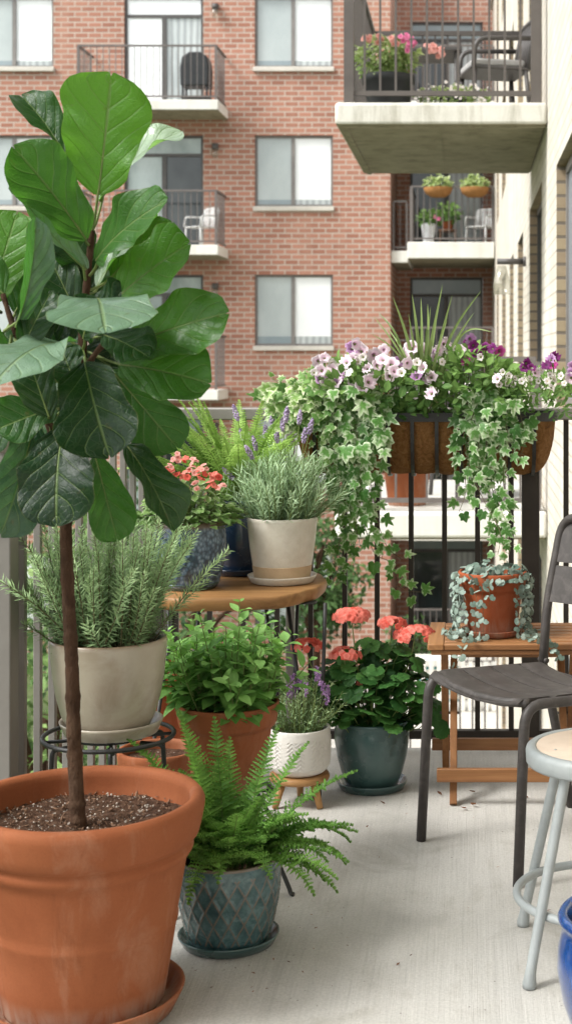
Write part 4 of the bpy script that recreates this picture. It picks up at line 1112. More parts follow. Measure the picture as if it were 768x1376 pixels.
# ================================================================== mint on a low wire stand, two more terracotta pots behind
MX, MY = -.572, 3.55
wire_stand('plant_stand', 'low black wire plant stand carrying the terracotta mint pot', (MX, MY, 0), .105, .195, .226, (-42, 60, 133, 215))
mint = thing('potted_mint', 'bright green mint bush in a plain terracotta pot', 'potted plant', (MX, MY, .2008))
pot_mesh([(.078, 0), (.080, .004), (.104, .145), (.106, .152), (.1135, .155), (.116, .162), (.1215, .198), (.122, .206)], .010, .178, None, 80).build('pot', M['terra_dark'], mint)
soil_mesh(.109, .180, .005, chips=50).build('soil', [M['soil'], M['perlite'], M['bark_chip']], mint)
fol = MB(); stm = MB(); rnd.seed(21)
for i in range(72):
    a = rnd.uniform(0, 2 * PI); q = math.sqrt(rnd.random()); b = V((.095 * q * math.cos(a), .095 * q * math.sin(a), .180))
    L = rnd.uniform(.15, .265) * (1.1 - .35 * q); lean = q * rnd.uniform(.2, .95)
    pts = arc(b, a + rnd.uniform(-.5, .5), PI / 2 - lean, L, rnd.uniform(-.4, .15), 8, .1)
    stm.tube(pts, [.0021 - .001 * j / 8 for j in range(9)], 5, caps=False)
    nn_ = max(4, int(L / .027)); ro = rnd.uniform(0, 3)
    for k in range(nn_ + 1):
        t = .18 + .82 * k / nn_; x = min(7.99, t * 8); j = int(x); p = pts[j].lerp(pts[j + 1], x - j); T = (pts[j + 1] - pts[j]).normalized()
        for sg in (0, PI):
            o = T.orthogonal().normalized(); o.rotate(Matrix.Rotation(ro + k * PI / 2 + sg + rnd.uniform(-.3, .3), 3, T))
            sz = (.053 - .018 * max(0, t - .6) / .4) * rnd.uniform(.65, 1.2)
            if k == nn_: sz *= .62
            d = (o + T * (.25 + .55 * t) + V((0, 0, rnd.uniform(-.3, .15)))).normalized()
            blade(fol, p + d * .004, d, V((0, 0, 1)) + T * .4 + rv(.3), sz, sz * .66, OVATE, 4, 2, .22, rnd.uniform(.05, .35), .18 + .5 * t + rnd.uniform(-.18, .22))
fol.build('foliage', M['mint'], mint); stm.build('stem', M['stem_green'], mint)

tp = thing('terracotta_pot', 'tall deep orange terracotta pot standing behind the mint and rosemary', 'flower pot', (-.826, 4.2, .001))
pot_mesh([(.088, 0), (.090, .005), (.116, .29), (.120, .295), (.124, .31), (.128, .355), (.127, .362)], .011, .33, None, 72).build('pot', M['terra_red'], tp)
soil_mesh(.115, .332, .004).build('soil', [M['soil']], tp)
fol = MB(); rnd.seed(3)
for i in range(16):
    a = rnd.uniform(-1.2, .6); b = V((.08 * math.cos(a), .08 * math.sin(a), .335)); p = arc(b, a, 1.1, rnd.uniform(.05, .1), 1.7, 6)
    fol.tube(p, .0012, 4, caps=False, mi=1)
    for j in (3, 5, 6): blade(fol, p[j], rv() + V((.6 * math.cos(a), -.4, -.1)), V((0, -.6, 1)) + rv(.4), .034, .022, OVATE, 4, 2, .2, .2, rnd.uniform(.5, 1))
fol.build('foliage', [M['mint'], M['stem_green']], tp)
tp = thing('terracotta_pot', 'squat terracotta pot low behind the fig tree pot, below the wire stand', 'flower pot', (-.795, 3.83, .001))
pot_mesh([(.074, 0), (.076, .005), (.093, .165), (.096, .17), (.101, .175), (.104, .212), (.103, .22)], .011, .195, None, 64).build('pot', M['terra'], tp)
soil_mesh(.092, .196, .004).build('soil', [M['soil']], tp)
# ================================================================== live-edge table with hairpin legs and what stands on it
TX, TY, TZ = -.672, 4.27, .585
tab = thing('side_table', 'thick live-edge wooden table top on black hairpin legs in the corner', 'table', (TX, TY, 0))
mb = MB(); rnd.seed(8); n = 72; top = []
for k in range(n):
    a = 2 * PI * k / n; c, s = math.cos(a), math.sin(a)
    ex = .255 * (abs(c) ** .72) * (1 if c > 0 else -1); ey = .285 * (abs(s) ** .78) * (1 if s > 0 else -1)
    w_ = 1 + .028 * math.sin(3 * a + .7) + .018 * math.sin(7 * a + 2) + .008 * math.sin(17 * a)
    top.append((ex * w_, ey * w_))
TH = .036
rings = [(.965, TZ - TH), (.985, TZ - TH * .85), (1.0, TZ - TH * .45), (1.0, TZ - TH * .2), (.992, TZ - .002), (.982, TZ)]
vs = [(x * q, y * q, z) for q, z in rings for x, y in top]; fs = []
for i in range(len(rings) - 1):
    for k in range(n): fs.append((i * n + k, i * n + (k + 1) % n, (i + 1) * n + (k + 1) % n, (i + 1) * n + k))
fs.append(tuple(reversed(range(n)))); fs.append(tuple((len(rings) - 1) * n + k for k in range(n)))
mb.add(vs, fs); mb.build('table_top', M['slabwood'], tab, angle=50)
for (x, y, fx_, fy_, wd) in ((.222, -.12, .255, -.15, .055), (.115, .17, .135, .205, .05), (-.18, -.17, -.215, -.21, .05), (-.17, .17, -.2, .2, .05)):
    mb = MB(); p = V((x, y, TZ - TH - .001)); q = V((fx_, fy_, .007)); sd = V((wd, wd * .35 * (1 if y > 0 else -1), 0))
    mb.tube(fillet([p - sd, q - sd * .12, q + sd * .12, p + sd], .008, 4), .0055, 8)
    mb.cbox((x * .97, y, TZ - TH - .0025), (.07, .05, .003)); mb.build('leg', M['black_wire'], tab, smooth=True)
def on_table(px, d): return V(((px - 628) * d / 2000, d, TZ + .001))
# lavender
p = on_table(379, 4.27)
saucer('cream glazed saucer on the wooden table under the lavender', p, .099, .022, M['cream_glaze'])
lav = thing('potted_lavender', 'silvery lavender with purple spikes in a cream pot with a bare clay foot', 'potted plant', p + V((0, 0, .0085)))
pot_mesh([(.078, 0), (.0795, .004), (.0840, .040), (.0845, .0415), (.0925, .095), (.0975, .14), (.0995, .168), (.0995, .176)], .008, .152, None, 80).build('pot', M['cream_glaze'], lav)
b = MB(); b.lathe([(.0798, .0035), (.0852, .0400), (.0850, .0420), (.0842, .0420), (.0790, .0035)], 80); b.build('clay_band', M['bare_clay'], lav)
soil_mesh(.09, .154, .004).build('soil', [M['soil']], lav)
fol = MB(); stm = MB(); rnd.seed(31); spk = []
for i in range(210):
    a = rnd.uniform(0, 2 * PI); q = math.sqrt(rnd.random()); b = V((.078 * q * math.cos(a), .078 * q * math.sin(a), .155))
    lean = q * rnd.uniform(.1, .92); L = rnd.uniform(.11, .215) * (1.1 - .2 * q)
    pts = arc(b, a + rnd.uniform(-.4, .4), PI / 2 - lean, L, rnd.uniform(-.3, .3), 7, .08)
    stm.tube(pts, [.0014 - .0006 * j / 7 for j in range(8)], 4, caps=False)
    nn_ = int(L * 92)
    for k in range(nn_):
        t = .1 + .9 * k / nn_; x = min(6.99, t * 7); j = int(x); pp = pts[j].lerp(pts[j + 1], x - j); T = (pts[j + 1] - pts[j]).normalized()
        for sg in (0, PI):
            o = T.orthogonal().normalized(); o.rotate(Matrix.Rotation(k * 1.57 + sg + rnd.uniform(-.4, .4), 3, T))
            d = (o * .6 + T * rnd.uniform(.5, 1.3)).normalized()
            blade(fol, pp, d, T - d * T.dot(d) + rv(.2), rnd.uniform(.022, .040), .0033, LANCE, 2, 1, -.35, rnd.uniform(-.1, .25), .25 + .45 * t + rnd.uniform(-.2, .25))
for (px, py) in ((318, 560), (327, 590), (338, 597), (337, 612), (343, 600), (310, 640), (357, 585), (366, 570), (380, 575), (372, 590), (384, 562), (402, 565), (408, 590), (416, 578), (322, 615)):
    tip = W(px, py, 4.27 + rnd.uniform(-.09, .12)) - (p + V((0, 0, .0085)))
    b = V((tip.x * .45 + rnd.uniform(-.02, .02), tip.y * .4, .17))
    mid = b.lerp(tip, .5) + V((rnd.uniform(-.01, .01), 0, .012))
    s_ = spline([b, mid, tip], 6)
    fs_ = MB(); L = rnd.uniform(.030, .048); dr = (s_[-1] - s_[-3]).normalized()
    fs_.tube(s_, .0011, 4, caps=False, mi=1)
    for k in range(26):
        t = k / 25; c = tip + dr * (L * (t - .25)); o = dr.orthogonal().normalized(); o.rotate(Matrix.Rotation(k * 2.4, 3, dr))
        bud(fs_, c + o * (.0058 * math.sin(PI * min(1, .15 + t * .8))), rnd.uniform(.0032, .0055), rnd.uniform(.1, 1))
    fs_.build('flower_spike', [M['lavender_fl'], M['stem_green']], lav, smooth=False)
fol.build('foliage', M['lavender'], lav); stm.build('stem', M['stem_green'], lav)
# dappled blue pot with pink-flowered variegated plant
p = on_table(253, 4.17)
saucer('dark saucer on the wooden table under the dappled blue pot', p, .088, .018, M['green_glaze'])
beg = thing('potted_begonia', 'variegated leafy plant with pink-red flowers in a dappled blue pot', 'potted plant', p + V((0, 0, .007)))
def dim(r, z, a, i):
    s = a * 34 / (2 * PI); q = z / .016
    return r + (.0012 * math.cos(2 * PI * (s + .5 * math.floor(q))) * math.sin(PI * (q % 1)) if .02 < z < .155 and r > .07 else 0), z
o_ = [(.082, 0)] + [(.084 + .020 * math.sin(PI * min(1, z / .175) * .72), z) for z in [.172 * i / 44 for i in range(1, 45)]] + [(.0985, .178)]
pot_mesh(o_, .008, .15, dim, 136).build('pot', M['dapple_glaze'], beg)
soil_mesh(.088, .152, .004).build('soil', [M['soil']], beg)
fol = MB(); stm = MB(); rnd.seed(41)
for i in range(520):
    a = rnd.uniform(0, 2 * PI); q = math.sqrt(rnd.random()); h = (1 - q * q * .75) * rnd.uniform(.25, 1) * .15
    c = V((.140 * q * math.cos(a), .130 * q * math.sin(a), .156 + h))
    d = V((math.cos(a) * (.3 + q), math.sin(a) * (.3 + q), rnd.uniform(-.3, .5))) + rv(.5)
    sz = rnd.uniform(.020, .036)
    if i % 4 == 0: stm.tube([V((c.x * .4, c.y * .4, .155)), V((c.x * .7, c.y * .7, .155 + h * .6)), c], .0012, 4, caps=False)
    blade(fol, c, d, V((math.cos(a) * .4, math.sin(a) * .4 - .2, 1)) + rv(.4), sz, sz * .72, ROUND, 3, 1, .25, .2, .25 + .5 * h / .15 + rnd.uniform(-.2, .25), 0, True)
fol.build('foliage', M['begonia'], beg); stm.build('stem', M['stem_green'], beg)
for (px, py, kk) in ((226, 626, 1), (233, 634, 0), (238, 622, 1), (246, 618, 0), (256, 627, 1), (262, 632, 1), (252, 636, 0), (270, 632, 0), (243, 641, 0), (268, 641, 0), (281, 638, 0), (291, 640, 0), (230, 645, 0), (259, 620, 1), (222, 634, 0), (275, 628, 1), (296, 655, 1), (218, 658, 1), (248, 658, 0), (236, 612, 1), (284, 650, 0), (264, 652, 1)):
    c = W(px, py, 4.14 + rnd.uniform(-.06, .05)) - (p + V((0, 0, .007)))
    f_ = MB()
    for k in range(3):
        q = rv(.011); flower(f_, c + q, q.normalized() * .6 + V((0, -.6, .7)), rnd.uniform(.008, .013), rnd.uniform(0, .6), 0, 5, .35, .12, 10)
    f_.build('flower', M['salmon'] if kk else M['coral'], beg)
# navy pot with the pale fern
p = on_table(322, 4.44)
saucer('navy glazed saucer on the table under the pale fern', p, .090, .020, M['navy_glaze'])
pf = thing('potted_fern', 'pale green feathery fern in a navy glazed pot at the back of the table', 'potted plant', p + V((0, 0, .008)))
pot_mesh([(.066, 0), (.067, .004), (.078, .06), (.084, .12), (.083, .165), (.077, .185), (.079, .195), (.085, .202), (.085, .212)], .009, .18, None, 72).build('pot', M['navy_glaze'], pf)
soil_mesh(.072, .182, .004).build('soil', [M['soil']], pf)
fol = MB(); stm = MB(); rnd.seed(17)
for i in range(62):
    az = rnd.uniform(0, 2 * PI) if i % 3 else rnd.uniform(2.4, 4.0); e0 = rnd.uniform(.75, 1.52); L = rnd.uniform(.26, .40)
    frond(fol, stm, V((.03 * math.cos(az), .03 * math.sin(az), .184)), az, e0, L, rnd.uniform(.3, 1.0), .034 * L / .32, .55 + rnd.uniform(-.3, .35), int(L * 110), 3)
fol.build('foliage', M['fern_light'], pf); stm.build('stem', M['stem_green'], pf)

# ================================================================== little white pot on its wooden stool; geranium
SX, SY = -.463, 4.10
st = thing('plant_stool', 'small pale wooden three-legged stool under the white chevron pot', 'stool', (SX, SY, 0))
b = MB(); b.lathe([(.0005, .066), (.072, .066), (.080, .069), (.083, .076), (.081, .084), (.076, .087), (.0005, .087)], 48); b.build('seat', M['slabwood'], st)
for a in (-38, 95, 218):
    a = R(a); b = MB(); c, s = math.cos(a), math.sin(a)
    b.tube([(.056 * c, .056 * s, .065), (.078 * c, .078 * s, .001)], [.0115, .0085], 12); b.build('leg', M['slabwood_z'], st)
th_ = thing('potted_thyme', 'small mauve-flowered herb in a white pot with a chevron pattern', 'potted plant', (SX, SY, .088))
def chev(r, z, a, i):
    if not (.02 < z < .10 and r > .078): return r, z
    s = (a * 24 / (2 * PI)) % 1; q = z / .011 + 2.2 * abs(s - .5)
    lane = 1 if (int(math.floor(a * 24 / (2 * PI))) % 3) != 1 else 0
    return r + .0016 * lane * math.sin(2 * PI * q), z
o_ = [(.058, 0), (.067, .003), (.075, .010), (.0805, .02)] + [(.0815 + .004 * math.sin(PI * (z - .02) / .12), z) for z in [.02 + .098 * i / 48 for i in range(1, 49)]] + [(.0835, .124)]
pot_mesh(o_, .007, .108, chev, 192).build('pot', M['white_glaze'], th_)
soil_mesh(.075, .110, .004).build('soil', [M['soil']], th_)
fol = MB(); stm = MB(); rnd.seed(51)
for i in range(90):
    a = rnd.uniform(0, 2 * PI); q = math.sqrt(rnd.random()); b = V((.058 * q * math.cos(a), .058 * q * math.sin(a), .111))
    L = rnd.uniform(.06, .145); pts = arc(b, a, PI / 2 - q * rnd.uniform(.1, .95), L, rnd.uniform(-.2, .2), 6, .1)
    stm.tube(pts, .001, 4, caps=False)
    for k in range(int(L * 150)):
        t = k / (L * 150); x = min(5.99, t * 6); j = int(x); pp = pts[j].lerp(pts[j + 1], x - j); T = (pts[j + 1] - pts[j]).normalized()
        o = T.orthogonal().normalized(); o.rotate(Matrix.Rotation(k * 2.4, 3, T)); d = (o + T * .8).normalized()
        blade(fol, pp, d, T, rnd.uniform(.012, .022), .0034, LANCE, 2, 1, -.3, .1, .15 + .4 * t + rnd.uniform(-.15, .2))
fol.build('foliage', M['rosemary'], th_); stm.build('stem', M['stem_green'], th_)
for (px, py) in ((393, 915), (398, 925), (394, 938), (411, 927), (428, 912), (434, 925), (439, 938), (425, 905), (388, 928), (440, 930), (404, 918)):
    tip = W(px, py, 4.09 + rnd.uniform(-.04, .05)) - V((SX, SY, .088)); f_ = MB()
    f_.tube([V((tip.x * .5, tip.y * .5, .13)), tip], .001, 4, caps=False, mi=1)
    for k in range(30):
        t = k / 29; bud(f_, tip + V((rnd.uniform(-.005, .005), rnd.uniform(-.005, .005), (t - .5) * .036)), rnd.uniform(.0024, .0048), rnd.random())
    f_.build('flower_spike', [M['thyme_fl'], M['stem_green']], th_, smooth=False)
GX, GY = -.274, 4.256
saucer('dark green saucer on the floor under the red geranium', (GX, GY, .001), .1015, .024, M['green_glaze'])
ger = thing('potted_geranium', 'coral-red geranium with round dark leaves in a green glazed pot on the floor', 'potted plant', (GX, GY, .010))
pot_mesh([(.072, 0), (.074, .004), (.088, .04), (.100, .085), (.1065, .13), (.1075, .155), (.104, .170), (.106, .178), (.1075, .186)], .009, .16, None, 80).build('pot', M['green_glaze'], ger)
soil_mesh(.095, .162, .004).build('soil', [M['soil']], ger)
fol = MB(); stm = MB(); rnd.seed(61)
for i in range(330):
    u = rnd.random(); a = rnd.uniform(0, 2 * PI); inner = rnd.random() < .28
    ph = math.acos(1 - 1.35 * u); rr = rnd.uniform(.45, .8) if inner else rnd.uniform(.86, 1.05)
    n_ = V((math.sin(ph) * math.cos(a), math.sin(ph) * math.sin(a), math.cos(ph)))
    c = V((n_.x * .178 * rr + .004, n_.y * .135 * rr, .165 + (n_.z * .165 + .075) * rr))
    if c.z < .155: c.z = .155 + rnd.uniform(0, .03)
    sz = rnd.uniform(.038, .064)
    nn = V((n_.x * .8, n_.y * .8 - .12, .75)) + rv(.38)
    d = V((n_.x, n_.y, -.25)) + rv(.55)
    if i % 3 == 0: stm.tube([V((c.x * .3, c.y * .3, .17)), V((c.x * .75, c.y * .75, c.z - .035)), c], .0014, 4, caps=False)
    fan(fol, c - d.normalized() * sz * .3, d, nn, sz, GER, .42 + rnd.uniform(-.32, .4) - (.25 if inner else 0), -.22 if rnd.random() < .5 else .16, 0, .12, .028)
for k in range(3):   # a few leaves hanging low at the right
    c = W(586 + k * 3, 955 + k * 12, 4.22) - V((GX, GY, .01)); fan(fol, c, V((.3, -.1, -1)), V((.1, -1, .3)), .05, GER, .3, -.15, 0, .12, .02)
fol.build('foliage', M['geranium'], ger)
for (px, py, rx, n_, bd) in ((472, 826, 25, 60, 0), (462, 880, 22, 34, 1), (526, 836, 19, 38, 0), (557, 851, 29, 70, 0), (411, 866, 21, 40, 0), (484, 917, 5, 4, 1)):
    c = W(px, py, 4.18 + .05 * (px > 500)) - V((GX, GY, .010)); r_ = rx / 478
    f_ = MB()
    for k in range(n_):
        q = V((rnd.gauss(0, 1), rnd.gauss(0, 1), rnd.gauss(0, 1))).normalized(); q.z = abs(q.z) * .8 - (.25 if not bd else .1)
        flower(f_, c + V((q.x * r_, q.y * r_, q.z * r_ * .62)), q + V((0, -.35, .35)), rnd.uniform(.0095, .0135), rnd.uniform(0, .5), 0, 5, .3, .15, 10)
    for k in range(6 if n_ > 8 else 0):
        bud(f_, c + V((rnd.uniform(-.4, .4) * r_, rnd.uniform(-.3, .3) * r_, -r_ * rnd.uniform(.1, .3))), .004, .8, 1)
    stm.tube(spline([V((c.x * .35, c.y * .35, .2)), V((c.x * .85, c.y * .85, c.z - .09)), c - V((0, 0, .008))], 5), .0018, 5, caps=False)
    f_.build('flower_head', [M['coral'], M['stem_green']], ger)
stm.build('stem', M['stem_green'], ger)
# ================================================================== hayrack planter hung on the inside of the back railing
PX0, PX1 = -.525, .268; PYB, PYF = 4.605, 4.40; PZ = 1.052
PC = V(((PX0 + PX1) / 2, PYB, PZ))
hay = thing('rail_planter', 'black iron hayrack planter with brown coir liner hanging inside the back railing', 'planter', PC)
HX = (PX1 - PX0) / 2
def sect(t, e=1.0, o=0.0):       # cross-section: t 0 at the front top, 1 at the back bottom
    a = t * PI / 2
    return V((0, -(PYB - PYF) * e * (math.cos(a) ** .62) - o * math.cos(a), -(.178 * e * (math.sin(a) ** .75)) - o * math.sin(a)))
mb = MB(); nx, nt_ = 132, 16; vs = []
for i in range(nx + 1):
    x = -HX + 2 * HX * i / nx
    ed = (abs(x) - (HX - .075)) / .075
    e = 1.0 if ed <= 0 else math.sqrt(max(0, 1 - ed * ed * .97))
    for j in range(nt_ + 1):
        t = j / nt_; bl = .0085 * abs(math.sin(PI * (x + HX) / .0722)) ** .55
        nz = .005 * mnoise.noise((x * 22, t * 6, 1.0)) + .0025 * mnoise.noise((x * 90, t * 30, 4.0))
        p = sect(t, e, bl + nz - .006); vs.append(V((x, min(-.002, p.y), p.z)))
k = nt_ + 1
fs = [(i * k + j, (i + 1) * k + j, (i + 1) * k + j + 1, i * k + j + 1) for i in range(nx) for j in range(nt_)]
mb.add(vs, fs); mb.build('coir_liner', M['coir'], hay)
mb = MB(); mb.add([(-HX + .03, -.004, -.03), (HX - .03, -.004, -.03), (HX - .02, -.185, -.03), (-HX + .02, -.185, -.03)], [(3, 2, 1, 0)]); mb.build('soil', M['soil'], hay, smooth=False)
fr_ = MB()
def strap(pts, w, th, axis):
    fr_.tube(pts, th, 6)
# rim band, back band, vertical flat straps and the bottom runner
rim = [V((-HX, -.004, 0)), V((-HX, -.15, 0)), V((-HX + .06, -.208, 0)), V((HX - .06, -.208, 0)), V((HX, -.15, 0)), V((HX, -.004, 0))]
rim = fillet(rim, .05, 6)
for a, b in zip(rim, rim[1:]): fr_.bar(a, b, .006, .026, (0, 0, 1))
fr_.bar(V((-HX, .0, 0)), V((HX, .0, 0)), .005, .026, (0, 0, 1))
for i in range(1, 11):
    x = -HX + 2 * HX * i / 11
    pr = [sect(t / 10, 1.0, .006) + V((x, 0, 0)) for t in range(0, 11)]
    for a, b in zip(pr, pr[1:]):
        n_ = V((0, (b - a).z, -(b - a).y)).normalized(); fr_.bar(a, b, .011, .005, n_)
for x in (-.25, .25):      # hooks over the top rail
    fr_.bar(V((x, .004, .0)), V((x, .004, .026)), .022, .004, (1, 0, 0)); fr_.bar(V((x, .002, .028)), V((x, .085, .028)), .022, .004, (0, 0, 1))
fr_.build('iron_frame', M['iron'], hay, smooth=False)

def local(px, py, d): return W(px, py, d)
def leafcloud(mb, px0, px1, topf, n, mat_tint, size, dd=(4.36, 4.6), prof=ROUND, asp=.62, low=8, radial=False, up=.7):
    for i in range(n):
        px = rnd.uniform(px0, px1); top = topf(px); q = rnd.random() ** .8
        py = (556 + low) + (top - 556 - low) * q
        d = rnd.uniform(*dd) - .05 * math.sin(PI * q)
        p = W(px, py, d); cx = (px - (px0 + px1) / 2) / (px1 - px0) * 2
        dr = V((cx * .8, -.45, .15 + .5 * q)) + rv(.75)
        s_ = size * rnd.uniform(.65, 1.25)
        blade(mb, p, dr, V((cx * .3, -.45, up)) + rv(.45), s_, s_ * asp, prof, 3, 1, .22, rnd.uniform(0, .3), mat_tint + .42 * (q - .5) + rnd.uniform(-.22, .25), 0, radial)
    return mb
TOPS = [(340, 545), (380, 520), (420, 492), (460, 480), (500, 488), (540, 500), (580, 482), (620, 468), (650, 472), (690, 500), (730, 497), (768, 500), (800, 520)]
topf = lambda px: interp(TOPS, px)
def plant(name, label, cat, px, group=None):
    c = W(px, 566, 4.5)
    t = thing(name, label, cat, c, 0, group); return t, c
class OMB(MB):
    def __init__(self, c): super().__init__(); self.off = V(c)
rnd.seed(71)
def flowers_on(t, c, lst, rr=(.018, .026)):
    for (px, py, kind) in lst:
        p = W(px, py, 4.305 + rnd.uniform(-.03, .045) + max(0, 500 - py) * .002); mb = OMB(c)
        n_ = V((rnd.uniform(-1.0, 1.0), -1, rnd.uniform(-.3, .9)))
        r_ = rnd.uniform(*rr) * (1 if kind != 'white_p' else .62)
        flower(mb, p, n_, r_, rnd.uniform(0, .45), 0, 5, rnd.uniform(.2, 1.0), rnd.uniform(.12, .42))
        mb.tube([p - n_.normalized() * r_ * .3, p - n_.normalized() * r_ * 1.6 + V((0, .01, -.02))], [.003, .0012], 5, mi=1)
        mb.build('flower', [M[kind], M['stem_green']], t)
# pale pink petunias, left half
t1, c1 = plant('petunia_plant', 'pale pink petunias with dark throats filling the left half of the rail planter', 'flowering plant', 490)
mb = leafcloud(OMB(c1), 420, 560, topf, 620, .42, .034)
mb2 = OMB(c1)
for i in range(60):
    px = rnd.uniform(425, 555); b = W(px, 560, 4.5); mb.tube([b, b.lerp(W(px + rnd.uniform(-12, 12), topf(px) + rnd.uniform(0, 30), rnd.uniform(4.38, 4.55)), 1)], .0013, 4, caps=False, mi=1)
mb.build('foliage', [M['petleaf'], M['stem_green']], t1)
flowers_on(t1, c1, [(427, 486, 'pink'), (436, 480, 'pink'), (430, 498, 'pink'), (440, 504, 'pink'), (431, 508, 'mauve'), (454, 492, 'white_p'), (463, 486, 'pink'), (458, 498, 'white_p'), (479, 462, 'pink'), (484, 470, 'pink'), (474, 466, 'mauve'), (487, 480, 'white_p'), (503, 478, 'pink'), (507, 490, 'pink'), (502, 505, 'pink'), (497, 512, 'pink'), (526, 488, 'pink'), (530, 498, 'pink'), (524, 505, 'pink'), (537, 485, 'mauve'), (543, 480, 'pink'), (548, 472, 'pink'), (555, 527, 'pink'), (573, 507, 'pink'), (577, 528, 'pink'), (454, 505, 'mauve'), (468, 500, 'white_p'), (515, 470, 'pink'), (446, 488, 'white_p'), (553, 465, 'pink'), (560, 486, 'white_p'), (579, 505, 'pink'), (445, 496, 'pink'), (472, 482, 'pink'), (492, 494, 'pink'), (514, 482, 'pink'), (520, 496, 'white_p'), (548, 488, 'pink'), (566, 494, 'pink'), (435, 514, 'white_p'), (449, 512, 'pink'), (538, 500, 'white_p'), (480, 486, 'white_p'), (571, 470, 'pink'), (558, 505, 'mauve'), (486, 518, 'pink'), (422, 500, 'white_p')])
t2, c2 = plant('petunia_plant', 'magenta and dark purple petunias right of the spiky grass in the rail planter', 'flowering plant', 625)
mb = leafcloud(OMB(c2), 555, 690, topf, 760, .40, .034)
for i in range(60):
    px = rnd.uniform(560, 680); b = W(px, 560, 4.5); mb.tube([b, W(px + rnd.uniform(-12, 12), topf(px) + rnd.uniform(0, 30), rnd.uniform(4.38, 4.55))], .0013, 4, caps=False, mi=1)
mb.build('foliage', [M['petleaf'], M['stem_green']], t2)
flowers_on(t2, c2, [(624, 485, 'magenta'), (632, 456, 'mauve'), (627, 462, 'purple'), (636, 464, 'purple'), (651, 465, 'purple'), (660, 468, 'purple'), (671, 472, 'magenta'), (598, 462, 'pink'), (590, 470, 'pink'), (604, 470, 'pink'), (612, 468, 'white_p'), (585, 480, 'pink'), (594, 486, 'white_p'), (580, 476, 'mauve'), (618, 470, 'pink'), (566, 478, 'white_p'), (644, 480, 'white_p'), (640, 474, 'purple')], (.016, .022))
t3, c3 = plant('verbena_plant', 'cream and purple mixed blooms at the right end of the rail planter', 'flowering plant', 722)
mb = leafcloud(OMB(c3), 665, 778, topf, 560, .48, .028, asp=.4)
mb.build('foliage', [M['petleaf'], M['stem_green']], t3)
flowers_on(t3, c3, [(708, 488, 'purple'), (714, 493, 'purple'), (704, 493, 'purple'), (738, 482, 'mauve'), (733, 490, 'purple'), (742, 490, 'magenta'), (746, 478, 'purple'), (766, 500, 'mauve'), (770, 492, 'mauve'), (764, 508, 'pink'), (778, 500, 'pink'), (720, 500, 'pink'), (727, 497, 'white_p'), (676, 508, 'white_p'), (684, 504, 'white_p'), (692, 508, 'white_p'), (700, 512, 'white_p'), (670, 516, 'white_p'), (666, 508, 'pink'), (681, 515, 'white_p'), (712, 508, 'white_p'), (738, 503, 'white_p'), (744, 509, 'white_p'), (735, 512, 'white_p'), (752, 505, 'white_p'), (688, 516, 'white_p'), (722, 512, 'white_p'), (741, 520, 'white_p'), (757, 515, 'white_p'), (674, 500, 'white_p')], (.014, .020))
# spiky grass
t4, c4 = plant('spike_plant', 'spiky grass with long thin arching blades rising above the planter flowers', 'plant', 568)
mb = OMB(c4)
for (x1, y1, xm, ym, w_) in ((594, 382, 577, 470, .011), (553, 395, 562, 470, .012), (578, 412, 571, 480, .011), (527, 398, 548, 460, .010), (646, 390, 605, 452, .009), (607, 396, 590, 462, .009), (508, 420, 535, 458, .008), (502, 425, 540, 480, .007), (636, 420, 606, 468, .008), (662, 446, 618, 452, .006), (574, 408, 574, 470, .009), (548, 420, 558, 480, .009), (520, 440, 545, 482, .008), (565, 400, 566, 470, .010), (586, 430, 577, 485, .011), (559, 430, 563, 490, .012), (572, 440, 571, 490, .012), (600, 430, 585, 480, .009), (498, 448, 535, 478, .006)):
    b = W(568 + rnd.uniform(-6, 6), 560, 4.44); m_ = W(xm, ym, 4.38 + rnd.uniform(-.04, .04)); e = W(x1, y1, 4.38 + rnd.uniform(-.12, .08))
    s_ = spline([b, m_, e], 7); nn_ = len(s_); vs = []
    for i, p in enumerate(s_):
        t = i / (nn_ - 1); T = (s_[min(i + 1, nn_ - 1)] - s_[max(i - 1, 0)]).normalized(); sd = T.cross(V((.2, -1, .1))).normalized()
        hw = w_ * .62 * (.7 + .5 * t if t < .35 else (1 - ((t - .35) / .65) ** 1.5) * .87 + .02); up_ = sd.cross(T)
        vs += [p - sd * hw + up_ * hw * .3, p, p + sd * hw + up_ * hw * .3]
    fs = []
    for i in range(nn_ - 1): fs += [(i * 3, i * 3 + 1, i * 3 + 4, i * 3 + 3), (i * 3 + 1, i * 3 + 2, i * 3 + 5, i * 3 + 4)]
    mb.add(vs, fs, rnd.uniform(.25, .9))
mb.build('foliage', M['spike'], t4)

# ivy: trailing strands from (px, py, d) control points
def ivy_strand(mb, pts, size0, size1, tint, step=.026, face=(0, -1, .25), both=True, dens=1.0):
    s_ = spline([W(*q) for q in pts], 8); L = 0; nxt = .008; sg = 1
    tot = sum((b - a).length for a, b in zip(s_, s_[1:]))
    mb.tube(s_, [.0016 - .0008 * i / len(s_) for i in range(len(s_))], 5, caps=False, mi=1)
    for a, b in zip(s_, s_[1:]):
        l = (b - a).length
        while nxt <= L + l:
            p = a.lerp(b, (nxt - L) / l); T = (b - a).normalized(); t = nxt / tot
            sz = (size0 + (size1 - size0) * t) * rnd.uniform(.75, 1.2)
            f = V(face) + rv(.55); sd = T.cross(f).normalized() * sg
            d = (T * rnd.uniform(.2, 1.0) + sd * rnd.uniform(.3, 1.1) + V((0, 0, -.35))).normalized()
            b0 = p + sd * rnd.uniform(.004, .016) + V(face) * rnd.uniform(.0, .018)
            mb.tube([p, b0], .0008, 3, caps=False, mi=1)
            fan(mb, b0, d, f, sz, rnd.choice((IVY, IVY, IVY2, IVY3)), tint + rnd.uniform(-.3, .35) - .15 * t, rnd.uniform(-.3, .12), 0, .36, .04, rnd.uniform(0, .25))
            sg = -sg; nxt += step * rnd.uniform(.7, 1.3) / dens
        L += l
